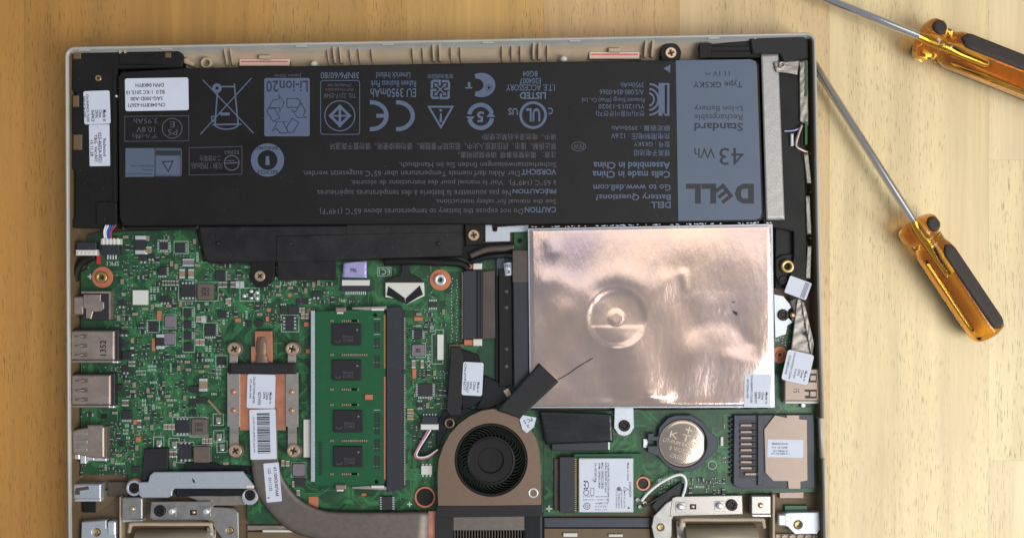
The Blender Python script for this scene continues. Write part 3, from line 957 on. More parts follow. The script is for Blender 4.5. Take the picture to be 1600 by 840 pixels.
# copper traces and vias as fine relief
def traces(parent, poly, n, seed, material, zoff):
    r = random.Random(seed)
    m_ = MB()
    xs = [p[0] for p in poly]; ys = [p[1] for p in poly]
    DIR = [(1, 0), (0.707, 0.707), (0, 1), (-0.707, 0.707), (-1, 0), (-0.707, -0.707), (0, -1), (0.707, -0.707)]
    for _ in range(n):
        p = Vector((r.uniform(min(xs), max(xs)), r.uniform(min(ys), max(ys))))
        d = r.randrange(8)
        k = r.choice((1, 2, 3, 4, 6))
        pts = [p]
        for _s in range(r.randint(2, 5)):
            p = p + Vector(DIR[d]) * r.uniform(8, 34)
            pts.append(p)
            d = (d + r.choice((-1, 1))) % 8
        if not all(inside((q.x, q.y), poly) for q in pts):
            continue
        nn = Vector((-(pts[-1] - pts[0]).normalized().y, (pts[-1] - pts[0]).normalized().x))
        for i in range(k):
            o = nn * (i * 2.1)
            qq = [(q.x + o.x, q.y + o.y) for q in pts]
            if all(inside(q, poly) for q in qq):
                m_.stroke(qq, 0.8, ZP + zoff)
    m_.build('traces', M[material], parent, kind='stuff')
traces(mobo, mb_poly, 760, 3, 'trace', 0.012)
traces(mobo, mb_poly, 420, 4, 'traced', 0.020)
traces(dau, db_poly, 300, 5, 'trace', 0.012)
traces(dau, db_poly, 160, 6, 'traced', 0.020)

# --- pieces placed one by one
def chip(x0, y0, x1, y1, h=0.9, material='chip', name='chip', parent=mobo, pins='', pitch=3.0, outline=True, text=None, z=ZP):
    take(x0, y0, x1, y1, 2)
    m_ = MB()
    m_.box(x0, y0, x1, y1, z + 0.05, z + h, ch=0.12, m=0)
    def row(a0, a1, fixed, horiz, sg):
        n = max(2, int((a1 - a0) / pitch))
        for i in range(n):
            c = a0 + (i + 0.5) * (a1 - a0) / n
            if horiz:
                m_.box(c - pitch * 0.26, fixed, c + pitch * 0.26, fixed + sg * 3.2, z, z + h * 0.45, m=1) if sg > 0 else m_.box(c - pitch * 0.26, fixed - 3.2, c + pitch * 0.26, fixed, z, z + h * 0.45, m=1)
            else:
                m_.box(fixed, c - pitch * 0.26, fixed + 3.2, c + pitch * 0.26, z, z + h * 0.45, m=1) if sg > 0 else m_.box(fixed - 3.2, c - pitch * 0.26, fixed, c + pitch * 0.26, z, z + h * 0.45, m=1)
    if 't' in pins: row(x0, x1, y0, True, -1)
    if 'b' in pins: row(x0, x1, y1, True, 1)
    if 'l' in pins: row(y0, y1, x0, False, -1)
    if 'r' in pins: row(y0, y1, x1, False, 1)
    o = m_.build(name, [M[material], M['solder']], parent)
    return o
SILK = {mobo: MB(), dau: MB()}
def silk_rect(x0, y0, x1, y1, parent=mobo):
    SILK[parent].stroke([(x0, y0), (x1, y0), (x1, y1), (x0, y1)], 0.8, ZP + 0.035, True)

CH = [  # x0,y0,x1,y1,height,material,pins,pitch
    (249, 378, 262, 390, .9, 'chip', 'ltbr', 2.4), (274, 380, 289, 394, .9, 'chip', 'r', 2.4), (247, 417, 260, 430, .9, 'chip', 'rb', 2.4),
    (283, 444, 304, 464, 1.3, 'chip', 'tb', 5), (336, 423, 352, 438, .9, 'chip', 'r', 2.6), (446, 494, 459, 515, 1.2, 'chip', 'lr', 5),
    (450, 477, 464, 490, .9, 'chip', '', 3), (438, 477, 447, 489, .8, 'chip', 't', 3), (287, 483, 299, 495, 1.0, 'chip', 'r', 3),
    (287, 501, 299, 512, 1.0, 'chip', 'r', 3), (287, 518, 299, 530, 1.0, 'chip', 'r', 3), (287, 535, 299, 548, 1.0, 'chip', '', 3),
    (232, 503, 246, 517, .8, 'chip', 'l', 3), (320, 506, 337, 525, .8, 'chip', 'rb', 3), (250, 463, 265, 472, .9, 'chip', 'b', 4),
    (184, 469, 196, 478, .8, 'chip', 'b', 5), (188, 516, 200, 522, .8, 'chip', 'b', 6), (186, 531, 194, 543, 1.0, 'chip', '', 5),
    (191, 548, 205, 561, 1.1, 'chip', '', 5), (191, 571, 202, 581, .9, 'chip', 'b', 4), (183, 600, 192, 610, .9, 'chip', 'l', 4),
    (190, 641, 205, 655, .9, 'chip', 'b', 2.5), (275, 656, 295, 676, 1.3, 'chip', 'tb', 5), (280, 694, 299, 717, 1.3, 'chip', 'tb', 5),
    (341, 486, 354, 496, .9, 'chip', 'r', 4), (340, 558, 352, 570, .9, 'chip', 'b', 5), (296, 622, 306, 634, .9, 'chip', 't', 5), (308, 620, 320, 630, .8, 'chip', '', 5),
    (297, 640, 306, 646, .8, 'chip', '', 5), (186, 690, 194, 697, .8, 'chip', '', 4), (206, 728, 217, 738, .9, 'chip', '', 4), (158, 647, 166, 654, .9, 'hole', '', 4),
    (460, 746, 477, 760, .9, 'chip', '', 4), (670, 471, 683, 480, .8, 'chip', 'tb', 2.6), (647, 515, 660, 529, .8, 'chip', 'lr', 2.6), (653, 599, 676, 619, .8, 'chip', 'lrb', 2.4),
    (652, 628, 660, 636, .8, 'chip', 'tb', 2.6), (388, 458, 396, 464, .8, 'chip', 'lr', 4), (463, 466, 470, 476, .8, 'chip', 'r', 4), (471, 466, 482, 475, .8, 'chip', 'r', 4),
    (488, 455, 500, 464, .9, 'chip', 'b', 5), (383, 502, 392, 509, .8, 'chip', 'l', 4),
    (597, 775, 613, 796, 1.2, 'chip', 'lr', 3.4), (677, 592, 684, 597, .7, 'chip', 't', 2.4), (218, 430, 222, 436, .6, 'chip', 'lr', 3), (218, 398, 229, 408, .9, 'chip', 'b', 5), (231, 395, 241, 404, .9, 'chip', 'b', 5)]
for c in CH:
    chip(c[0], c[1], c[2], c[3], c[4], c[5], 'chip', mobo, c[6], c[7])
for c in ((279, 437, 306, 470), (247, 375, 266, 394), (272, 377, 294, 396), (286, 480, 304, 550), (270, 651, 323, 680), (276, 690, 303, 722), (440, 492, 467, 518), (230, 500, 249, 519), (318, 504, 340, 527), (337, 555, 355, 573)):
    silk_rect(*c)
IND = [(308, 443, 333, 468, 2.2, 'chipb', '2R2'), (299, 654, 323, 680, 2.2, 'chipb', '1R0'), (302, 697, 328, 722, 2.2, 'chipb', None), (257, 493, 273, 511, 1.6, 'chipp', None),
       (256, 520, 272, 538, 1.6, 'chipp', None), (643, 538, 663, 556, 1.8, 'chipp', '2R2'), (457, 724, 476, 743, 1.7, 'chipp', None)]
for x0, y0, x1, y1, h, mt, tx in IND:
    take(x0, y0, x1, y1, 3)
    m_ = MB().prism(rr(x0, y0, x1, y1, 2, 2), ZP, ZP + h, ch=0.2)
    m_.build('inductor', M[mt], mobo)
    silk_rect(x0 - 2, y0 - 2, x1 + (8 if x0 == 308 else 2), y1 + 2)
    if tx:
        lettering('marking', M['print'], mobo, ZP + h + 0.02, [(tx, x0 + 6, y0 + 6, x1 - 6, y0 + 12, 0, 0.02), (tx, x0 + 6, y1 - 12, x1 - 6, y1 - 6, 0, 0.02)])
for x, y, r in ((404, 505, 6.5),):
    take(x - 8, y - 8, x + 8, y + 8)
    MB().lathe((x, y), [(r * .27, ZP), (r * .27, ZP + 1.2), (r * .24, ZP + 1.4)], seg=14).build('inductor', M['chip'], mobo)
# tantalum and two-terminal parts
def two_term(x0, y0, x1, y1, h, material, vertical=True, parent=mobo, name='capacitor', z=ZP, end=0.22):
    take(x0, y0, x1, y1, 1)
    m_ = MB()
    if vertical:
        e = (y1 - y0) * end
        m_.box(x0, y0 + e, x1, y1 - e, z, z + h, ch=0.08); m_.box(x0, y0, x1, y0 + e, z, z + h * 0.92, m=1, ch=0.1); m_.box(x0, y1 - e, x1, y1, z, z + h * 0.92, m=1, ch=0.1)
    else:
        e = (x1 - x0) * end
        m_.box(x0 + e, y0, x1 - e, y1, z, z + h, ch=0.08); m_.box(x0, y0, x0 + e, y1, z, z + h * 0.92, m=1, ch=0.1); m_.box(x1 - e, y0, x1, y1, z, z + h * 0.92, m=1, ch=0.1)
    return m_.build(name, [M[material], M['solder']], parent)
for a in ((211, 368, 227, 397, 1.8, 'chip'), (285, 404, 302, 416, 1.2, 'chipp'), (244, 522, 256, 545, 1.8, 'chip'), (280, 420, 288, 435, 1.0, 'tan'), (294, 420, 302, 435, 1.0, 'tan'),
          (228, 385, 236, 397, .9, 'tan'), (341, 440, 347, 449, .8, 'chipb'), (348, 440, 354, 449, .8, 'chipb'), (360, 440, 367, 449, .8, 'chipb'), (368, 439, 374, 450, .8, 'solder'), (375, 439, 381, 450, .8, 'solder'),
          (311, 591, 323, 611, 1.8, 'tan'), (306, 494, 313, 503, .8, 'tan'), (314, 493, 321, 504, .8, 'solder'), (305, 529, 311, 540, .8, 'tan'), (312, 529, 319, 540, .8, 'tan'),
          (352, 466, 356, 475, .8, 'tan'), (356, 465, 360, 478, .8, 'tan'), (255, 662, 261, 671, .9, 'tan'), (262, 662, 267, 671, .9, 'tan'), (268, 662, 273, 671, .9, 'tan'),
          (315, 684, 320, 693, .8, 'tan'), (321, 684, 325, 693, .8, 'tan'), (326, 684, 331, 693, .8, 'tan'), (636, 638, 646, 646, 1.0, 'gold'), (636, 648, 646, 655, 1.0, 'gold'),
          (470, 489, 476, 498, .8, 'tan'), (477, 489, 483, 498, .8, 'tan'), (467, 480, 471, 488, .8, 'tan'), (472, 480, 476, 488, .8, 'tan'), (643, 562, 649, 575, .8, 'tan'), (657, 562, 662, 575, .8, 'tan'),
          (446, 719, 452, 728, .8, 'tan'), (439, 718, 444, 728, .8, 'tan'), (456, 751, 460, 760, .8, 'tan'), (463, 765, 468, 774, .8, 'tan'),
          (203, 542, 208, 556, .8, 'chip'), (200, 564, 210, 572, 1.0, 'chipb'), (190, 624, 200, 634, .9, 'chipb'), (214, 655, 220, 668, .7, 'chipb'), (264, 704, 270, 714, .8, 'chipb'), (271, 704, 276, 714, .8, 'chipb')):
    two_term(*a)
MB().box(296, 603, 311, 613, ZP, ZP + 1.8, ch=0.15).build('transformer', M['chip'], mobo)
take(295, 590, 324, 614)
for k in range(5):
    MB().obox(327 + k * 4, 627 + k * 4.4, 3, 6.5, -42, ZP, ZP + 0.8, 0.08).build('resistor', M['tan'], mobo)
take(322, 622, 350, 650)
for k in range(6):
    two_term(253 + k * 4.3, 438, 256 + k * 4.3, 446, .7, 'chipb')
# bare copper pads
for x0, y0, x1, y1 in ((245, 485, 252, 500), (237, 528, 242, 548), (647, 495, 660, 501), (644, 576, 650, 591), (208, 655, 214, 663), (212, 682, 219, 690), (367, 497, 376, 503), (475, 503, 483, 510), (415, 494, 420, 502), (478, 545, 485, 552), (482, 775, 497, 793), (565, 770, 572, 774)):
    take(x0, y0, x1, y1, 1)
    MB().box(x0, y0, x1, y1, ZP, ZP + 0.5, ch=0.08).build('copper_pad', M['orange'], mobo)
for x, y, r in ((420, 484, 3.2), (483, 485, 3.4), (494, 490, 3.4), (453, 461, 3), (509, 752, 2.5)):
    take(x - r, y - r, x + r, y + r)
    MB().prism(circ(x, y, r, 14), ZP, ZP + 0.2).build('copper_pad', M['orange'], mobo)
# battery of gold pads in a silk box, and round solder lugs
for x, y in ((381, 462), (392, 455), (401, 457), (392, 465), (401, 466)):
    MB().lathe((x, y), [(0.95, ZP), (0.85, ZP + .5), (0.3, ZP + 0.75)], seg=10).build('solder_pad', M['solder'], mobo)
silk_rect(375, 450, 405, 470); take(373, 448, 407, 472)
for x, y in ((341, 656), (342, 682), (347, 698), (248, 692), (272, 694)):
    take(x - 7, y - 9, x + 7, y + 8)
    MB().box(x - 4, y - 5, x + 4, y + 4, ZP, ZP + 0.5, ch=0.15).build('solder_pad', M['steel'], mobo)
    m_ = MB()
    m_.tube([(x - 3, y + 4, ZP + .6), (x + 3, y + 4, ZP + 0.6)], [0.5, 0.55], 8)
    m_.build('solder_pad', M['solder'], mobo)
    silk_rect(x - 8, y - 10, x + 8, y + 8)
# white blocks
for x0, y0, x1, y1, h in ((207, 453, 230, 476, 1.6), (683, 522, 693, 562, 1.0), (474, 655, 485, 714, 1.4)):
    take(x0, y0, x1, y1, 2)
    MB().box(x0, y0, x1, y1, ZP, ZP + h, ch=0.15).build('white_block', M['white'], mobo)
SILK[mobo].stroke([(675, 522), (675, 568), (692, 568), (692, 563)], 0.8, ZP + 0.035); SILK[mobo].stroke([(675, 522), (680, 522), (680, 515), (693, 515), (693, 521)], 0.8, ZP + 0.035)
take(673, 513, 696, 570)
# screw rings
def ring(x, y, ro, ri, parent, outer='orange', inner='brass', zt=ZP + 0.3, name='screw_ring', post=1.0):
    take(x - ro, y - ro, x + ro, y + ro)
    m_ = MB().prism(circ(x, y, ro, 32), ZP, zt, holes=[circ(x, y, ri, 24)], ch=0.06)
    m_.build(name, M[outer], parent)
    rm = ri * 0.275
    MB().lathe((x, y), [(rm, ZP), (rm, zt + post), (rm * .9, zt + post + .2), (rm * .5, zt + post + .2), (rm * .42, zt + post - .3), (rm * .4, zt - 0.4)], m=0).build('standoff', M[inner], parent)
ring(160, 433, 16.5, 9, mobo)
ring(688, 437, 16.5, 9, mobo, inner='solder')
m_ = MB().prism(circ(664, 776, 16.5, 32), ZP, ZP + 0.9, holes=[circ(664, 776, 13.5, 28)], ch=0.1); m_.build('screw_ring', M['orange'], mobo)
MB().prism(circ(664, 776, 13.3, 28), ZP, ZP + 0.3).build('screw_hole', M['hole'], mobo); take(646, 758, 682, 794)
for x, y in ((141, 432), (600, 787), (640, 787)):
    SILK[mobo].stroke([(x - 4, y), (x + 4, y)], 2, ZP + .04); SILK[mobo].stroke([(x, y - 4), (x, y + 4)], 2, ZP + .045)
# speaker plugs with wires
def plug(x0, y0, x1, y1, flip, parent):
    take(x0 - 3, y0 - 3, x1 + 3, y1 + 12)
    MB().box(x0, y0, x1, y1, ZP, ZP + 3.0, ch=0.25).build('plug_socket', M['socket'], parent)
    yy = (y1 - 2, y1 + 7) if flip else (y0 - 7, y0 + 2)
    m_ = MB().box(x0 - 1, yy[0], x1 + 1, yy[1], ZP, ZP + 3.2, ch=0.3)
    for i in range(5):
        c = x0 + (i + .5) * (x1 - x0) / 5
        m_.box(c - 1.5, yy[0] + (6 if flip else 1) - 2, c + 1.5, yy[1] - 2 + (0 if flip else 2), ZP + 3.0, ZP + 3.7, ch=0.2)
    m_.build('plug', M['white'], parent)
    if not flip:
        for i in range(4):
            c = x0 + 9 + i * 4.2
            MB().box(c, y1, c + 2, y1 + 7, ZP, ZP + 0.6, ch=0.1).build('pin', M['solder'], parent)
plug(158, 380, 186, 398, False, mobo)
plug(119, 378, 150, 392, True, mobo)
for i, mt in enumerate(('whitew', 'whitew', 'blue', 'blue', 'red')):
    x = 162 + i * 2.7
    MB().tube(catmull([(x + 8 + i * 0.5, 338, 13.2), (x + 3.5 + i, 352, 14.6), (x + 0.5, 362, 14.4), (x + 2, 374, 12.6)], 6), 0.34, 8).build('wire', M[mt], mobo)
MB().tube(catmull([(148, 400, 11.5), (128, 410, 11.5), (119, 425, 11), (118, 438, 10)], 6), 1.6, 8).build('cable', M['black'], mobo)
MB().box(151, 398, 156, 412, 9, 11.2).build('wire', M['red'], mobo)
lettering('silk_print', M['silk'], mobo, ZP + 0.05, [('SPK1', 167, 408, 186, 415, 180), ('BAT1', 438, 439, 463, 446, 180), ('EC1', 592, 420, 609, 429, 180), ('X3951', 667, 548, 673, 575, 270), ('DB1', 672, 506, 678, 518, 270), ('WLAN', 648, 776, 668, 781, 180)])
SILK[mobo].stroke([(590, 418), (611, 418), (611, 431), (590, 431)], .8, ZP + .035, True); take(588, 416, 613, 433)

# --- ports on the left edge
def port(x0, y0, x1, y1, z1, parent, name, label, kind):
    p = empty(name, (x0 + x1) / 2, (y0 + y1) / 2, ZP, parent)
    if label: p['label'] = label
    take(x0, y0, x1 + 8, y1 + 4)
    return p
for (x0, y0, x1, y1, tx) in ((110, 517, 178, 562, '2551'), (111, 586, 172, 632, None)):
    take(x0, y0 - 3, x1 + 10, y1 + 6)
    MB().box(x0 + 4, y0 - 3, x1 + 7, y1 + 2, ZP, 14.0, ch=0.3).build('usb_port_base', M['chip'], mobo)
    m_ = MB().box(x0, y0, x1, y1, 13.0, 15.4, ch=0.5)
    m_.build('usb_port', M['usb'], mobo, 'metal USB port shield on the left edge')
    MB().box(x0 + 1, y1 + 0.5, x1 - 1, y1 + 4.5, 11, 14.6, ch=0.3).build('usb_port_lip', M['steel'], mobo)
    MB().box(x1 - 4, y1 + 1, x1 + 6, y1 + 5, 10, 13.4, ch=0.3).build('usb_port_lip', M['solder'], mobo)
    for k in (0.18, 0.5, 0.82):
        yy = y0 + (y1 - y0) * k
        m2 = MB().box(x0 + 2, yy - 4, x0 + 15, yy + 4, 15.38, 15.55, ch=0.05)
        m2.tube([(x0 + 7, yy, 15.5), (x0 + 20, yy, 15.9)], 0.35, 8)
        m2.build('contact_spring', M['pinkm'], mobo)
        MB().box(x0 + 15, yy - 3.4, x0 + 26, yy + 3.4, 15.38, 15.46).build('slot', M['chipb'], mobo)
    if tx:
        lettering('marking', M['print'], mobo, 15.43, [('1352', x0 + 46, y0 + 14, x0 + 56, y0 + 38, 270, 0.02)])
# audio jack
take(112, 452, 175, 503)
MB().box(128, 456, 172, 500, ZP, 13.2, ch=0.3).build('audio_jack_body', M['chip'], mobo)
m_ = MB().prism([(130, 460), (157, 460), (157, 470), (162, 472), (162, 482), (157, 486), (145, 487), (142, 498), (134, 497), (134, 482), (130, 480)], 13.1, 13.9, ch=0.2)
m_.build('audio_jack', M['usb'], mobo, 'metal-topped audio jack on the left edge')
MB().box(114, 463, 131, 492, ZP, 13.4, ch=0.6).build('audio_jack_barrel', M['usb'], mobo)
MB().box(127, 455, 173, 458, ZP, 13.7).build('audio_jack_trim', M['usb'], mobo)
MB().box(170, 456, 173, 499, ZP, 13.5).build('audio_jack_trim', M['usb'], mobo)
MB().box(136, 462, 156, 468, 13.85, 14.05).build('audio_jack_plate', M['usb'], mobo)
# HDMI
take(112, 658, 170, 722)
m_ = MB().prism([(112, 672), (136, 668), (136, 664), (158, 664), (162, 668), (162, 714), (148, 716), (113, 708)], ZP, 14.6, ch=0.5)
m_.build('hdmi_port', M['usb'], mobo, 'metal HDMI port on the left edge')
MB().box(160, 666, 167, 716, ZP, 13.6, ch=0.2).build('hdmi_port_back', M['chipb'], mobo)
for y in (675, 688, 700):
    MB().box(116, y, 136, y + 4, 14.5, 14.75, ch=0.05).build('contact_spring', M['steel'], mobo)
for x0, y0, x1, y1 in ((114, 709, 124, 717), (125, 710, 134, 724), (135, 709, 147, 719), (148, 714, 166, 720)):
    MB().box(x0, y0, x1, y1, ZP, 12.8, ch=0.3).build('hdmi_port_lip', M['solder'], mobo)
# power jack bottom left
MB().box(112, 756, 157, 779, 8, 13.5, ch=0.5).build('power_jack', M['steelb'], mobo, 'small metal power jack below the green board')
MB().box(113, 779, 157, 783, 8, 13.0, ch=0.3).build('power_jack_lip', M['solder'], mobo)
MB().prism([(118, 762), (138, 759), (139, 764), (124, 766), (125, 772), (117, 772)], 13.5, 13.65).build('power_jack_slot', M['barplastic'], mobo)
MB().box(168, 752, 200, 775, 8, 10.5, ch=0.3).build('cable', M['barplastic'], mobo)
MB().prism([(157, 765), (172, 765), (186, 770), (170, 788), (150, 800), (140, 795)], 8, 9.5, ch=0.2).build('cable', M['frame'], mobo)
MB().box(128, 783, 150, 800, 8, 9.8, ch=0.3).build('cable', M['black'], mobo)
# black foam pad, dark films at the bottom
take(221, 698, 264, 760); take(200, 735, 400, 772)
MB().prism([(225, 701), (262, 699), (262, 735), (245, 738), (234, 744), (226, 752), (221, 752)], ZP, ZP + 2.0, ch=0.3).build('foam_pad', M['tape'], mobo)
MB().prism([(290, 722), (325, 720), (345, 726), (390, 728), (392, 740), (285, 740)], ZP, ZP + 1.0, ch=0.2).build('foam_pad', M['film'], mobo)
# ribbon connectors under the battery flange
take(525, 405, 600, 465)
foil_strip([(537, 410), (573, 408), (573, 434), (535, 433)], 12.8, 'lilac_ribbon', M['bluefilm'], mobo, 0.25, 8, 8, 33)
lettering('marking', M['inkdark'], mobo, 13.25, [('M6', 548, 419, 557, 425, 0)])
MB().box(534, 437, 577, 446, ZP, ZP + 1.8, ch=0.2).build('ribbon_connector', M['white'], mobo)
MB().box(532, 446, 580, 455, ZP, ZP + 1.4, ch=0.2).build('ribbon_connector', M['socket'], mobo)
for k in range(11):
    MB().box(540 + k * 3.0, 455, 541.6 + k * 3.0, 460, ZP, ZP + 0.4).build('pin', M['solder'], mobo)
m_ = MB().prism([(626, 402), (640, 404), (638, 420), (641, 428), (655, 434), (662, 441), (602, 441), (610, 434), (625, 430), (628, 420)], ZP, 13.0, ch=0.2)
m_.build('taped_cable', M['tape'], mobo, 'black taped cable fanning out over a white plug')
m_ = MB().prism([(602, 441), (662, 441), (663, 462), (650, 468), (634, 476), (618, 466), (602, 464)], ZP, 12.4, ch=0.2)
m_.build('cable_plug', M['white'], mobo)
MB().prism([(607, 447), (632, 465), (634, 475), (612, 464), (604, 461)], 12.4, 12.7, ch=0.08).build('tape_flap', M['film'], mobo)
MB().prism([(656, 446), (634, 466), (634, 476), (653, 464), (661, 460)], 12.4, 12.7, ch=0.08).build('tape_flap', M['film'], mobo)
take(598, 400, 666, 480)
MB().tube(catmull([(600, 409, 13), (640, 408, 13.2), (690, 410, 13.0), (720, 412, 12.5), (732, 420, 12)], 6), 1.6, 8).build('cable', M['black'], mobo)
MB().tube(catmull([(735, 410, 12.5), (760, 402, 13), (790, 399, 13), (803, 402, 13), (808, 418, 12)], 6), 1.1, 8).build('cable', M['film'], mobo)
MB().tube([(793, 410, 12.5), (795, 430, 12.3)], 1.9, 10).build('cable_wrap', M['paper'], mobo)
lettering('marking', M['print'], mobo, 14.5, [('MX', 790, 413, 798, 418, 0), ('3', 791, 422, 797, 427, 0)])

# --- memory module and its socket
ram = empty('memory_module', 548, 622, ZP, laptop, 'bright green memory module with four black chips clipped in a slate socket')
take(470, 476, 640, 770)
MB().prism([(491, 487), (545, 484), (598, 484), (603, 492), (603, 750), (598, 758), (494, 758), (488, 752)], 12.4, 13.4, ch=0.08, holes=[circ(586, 492, 3, 14), circ(588, 752, 3, 14)]).build('board', M['pcb2'], ram)
MB().box(485.5, 485, 491.5, 752, 12.2, 13.7, ch=0.15).build('edge_bar', M['steelb'], ram)
MB().box(599.8, 492, 602.2, 575, 13.4, 13.5).build('gold_edge', M['gold'], ram)
MB().box(600, 588, 602.5, 748, 13.4, 13.5).build('gold_edge', M['orange'], ram)
for x0, y0, x1, y1 in ((519, 506, 564, 539), (519, 562, 564, 594), (521, 641, 566, 675), (521, 697, 566, 729)):
    MB().prism(rr(x0, y0, x1, y1, 1.5, 2), 13.4, 14.5, ch=0.18).build('memory_chip', M['chipd'], ram)
    MB().lathe((x1 - 6, y0 + 9), [(0.45, 14.5), (0.42, 14.53), (0.3, 14.54)], seg=10).build('pin_mark', M['chipp'], ram)
    lettering('marking', M['inkdim'], ram, 14.53, [('D9QBJ', x0 + 17, y0 + 17, x0 + 33, y0 + 21.5, 180), ('24A12', x0 + 17, y0 + 23, x0 + 33, y0 + 27.5, 180)])
    m2 = MB(); m2.stroke(arc(x0 + 9, y0 + 26, 4, -40, 200, 8, 2.2), 0.9, 14.53); m2.build('marking', M['inkdim'], ram)
small = MB()
for y in (501, 554, 608, 632, 688, 740):
    for g in ((516, 2), (534, 5), (549, 4), (562, 4) if y in (554, 688) else (549, 3)):
        for k in range(g[1]):
            small.box(g[0] + k * 3.2, y - 1.5, g[0] + k * 3.2 + 2.0, y + 1.5, 13.4, 13.8)
small.build('small_resistors', M['tan'], ram, kind='stuff')
small = MB()
for y0, y1 in ((502, 518), (528, 545), (555, 575), (645, 660), (662, 678), (686, 705), (712, 732)):
    for k in range(2):
        small.box(586 + k * 5, y0, 588.5 + k * 5, y1, 13.4, 13.75)
for k in range(12):
    small.box(498, 690 + k * 4.5, 503, 692.5 + k * 4.5, 13.4, 13.75)
small.build('small_resistors', M['chip'], ram, kind='stuff')
MB().box(570, 616, 582, 624, 13.4, 14.2, ch=0.1).build('capacitor', M['orange'], ram)
sk = MB()
for y in (498, 522, 540, 566, 640, 668, 700, 728):
    sk.stroke([(584, y), (594, y)], 0.8, 13.44)
sk.build('silk_print', M['silk'], ram)
MB().prism([(603.5, 480), (626, 478), (628, 484), (628, 764), (603.5, 768)], ZP, 14.2, ch=0.25).build('socket', M['socket'], ram, 'long slate grey memory socket')
MB().prism([(626, 482), (631, 486), (631, 762), (628, 764)], ZP, 12.5, ch=0.1).build('socket_edge', M['chip'], ram)
pn = MB()
for k in range(100):
    y = 496 + k * 2.62
    if abs(y - 580) > 4:
        pn.box(628.2, y, 633.2, y + 1.2, ZP, ZP + 0.8)
pn.build('socket_pins', M['solder'], ram, kind='stuff')
for yy, sg in ((483, -1), (760, 1)):
    MB().prism([(550, yy), (575, yy - 1.5 * sg), (604, yy), (604, yy + 5 * sg), (550, yy + 3 * sg)], 12.8, 14.0, ch=0.15).build('latch_arm', M['steel'], ram)
    MB().box(524, yy - 3, 540, yy + 4, 12.4, 15.0, ch=0.4).build('latch_hook', M['pinkm'], ram)
    MB().box(526, yy + 4, 536, yy + 7, 12.4, 14.4, ch=0.2).build('latch_hook', M['white'], ram)
    MB().box(580, yy - 2, 600, yy + 2, 14.0, 14.6, ch=0.2).build('latch_tip', M['white'], ram)

# --- heat sink over the processor
hs = empty('heat_sink', 411, 650, ZP, laptop, 'copper heat sink with steel spring arms over the processor and a bronze heat pipe')
take(350, 510, 472, 716)
MB().box(374, 578, 446, 672, 11.6, 12.8, ch=0.15).build('copper_plate', M['copper'], hs)
MB().prism([(398, 517), (425, 517), (426, 570), (392, 570), (392, 541), (398, 541)], 11.0, 12.4, ch=0.15).build('copper_tongue', M['copper'], hs)
MB().tube(catmull([(408.5, 526, 12.2), (408.5, 534, 12.6), (408.5, 548, 12.8), (409, 556, 12.8), (410, 570, 12.7)], 5), [0.8] + [2.0] * 4 + [2.3] * 6 + [2.2] * 4 + [2.6] * 3 + [3.2] * 3, 14, flat=0.35).build('pipe_end', M['bronze'], hs)
for x0, x1, xs in ((355, 374.5, 365), (446, 466, 456)):
    MB().box(x0, 582, x1, 666, 12.9, 13.6, ch=0.1).build('spring_arm', M['steel'], hs)
    MB().box(xs - 6.5, 548, xs + 6.5, 572, 12.2, 12.8, ch=0.1).build('spring_leg', M['steel'], hs)
    mb2 = MB()
    b = len(mb2.V)
    sx = xs + 1
    prof = [(664, 13.55), (668, 13.5), (672, 12.8), (676, 12.0), (700, 11.7)]
    for yy, zz in prof:
        for q in (-7, 7):
            mb2.V.append(pm(sx + q, yy, zz))
    for i in range(4):
        mb2.face((2 * i, 2 * i + 2, 2 * i + 3, 2 * i + 1), 0)
    o = mb2.build('spring_leg', M['steel'], hs)
    s_ = o.modifiers.new('thickness', 'SOLIDIFY'); s_.thickness = 0.0005; s_.offset = 0
    for yy in (612, 641):
        MB().lathe((xs - (1 if xs < 400 else 1), yy), [(1.1, 13.6), (1.05, 14.0), (0.8, 14.3), (0.3, 14.45)], seg=14).build('rivet', M['copper'], hs)
    for yy in (545, 704):
        xx = xs if yy == 545 else xs + 2
        MB().lathe((xx + 3, yy), [(3.1, ZP), (3.1, 11.6), (2.8, 11.9)], seg=24).build('screw_spring', M['chipb'], hs)
        screw(xx, yy, 10.5, 13.6, hs, deg=30 if xs < 400 else 75)
foil_strip([(357, 567), (463, 566), (463, 584), (357, 584)], 14.0, 'black_strap', M['tape'], hs, 0.12, 20, 4, 41)
sticker(hs, 408, 611, 44, 53, 1.5, 13.4, 3)
lettering('sticker_print', M['print'], hs, 13.56, [('Made in', 421, 612, 425, 630, 90), ('China', 416, 612, 420, 624, 90), ('DP/N', 411, 612, 415, 622, 90), ('0DYW93', 403, 612, 408, 632, 90), ('CN-0DYW93-68700', 395, 588, 398.5, 630, 90), ('57L-0636-A00', 390, 592, 393, 622, 90)], spin(408, 611, 1.5))
sticker(hs, 411, 678, 41, 78, -1.5, 13.9, 2)
bc = MB()
y = 645.0
rb = random.Random(5)
while y < 708:
    t = rb.choice((0.7, 0.7, 1.1, 1.6, 2.2))
    if y + t < 709:
        bc.fill(turn([(402, y), (422, y), (422, y + t), (402, y + t)], 411, 678, -1.5), 14.06)
    y += t + rb.choice((0.7, 0.9, 1.3))
bc.build('barcode', M['print'], hs)
lettering('sticker_print', M['printgrey'], hs, 14.06, [('CN-0DYW93-68700-57L-0636-A00', 395.5, 650, 398.5, 706, 90)], spin(411, 678, -1.5))
pl = [(393, 717), (394, 738), (398, 758), (405, 775), (416, 792), (432, 810), (455, 828), (485, 838), (530, 845), (670, 846)]
pr = [(434, 717), (437, 730), (444, 748), (456, 766), (470, 780), (487, 790), (507, 797), (530, 799), (560, 799.5), (670, 799)]
L_ = catmull(pl, 5); R_ = catmull(pr, 5)
m_ = MB()
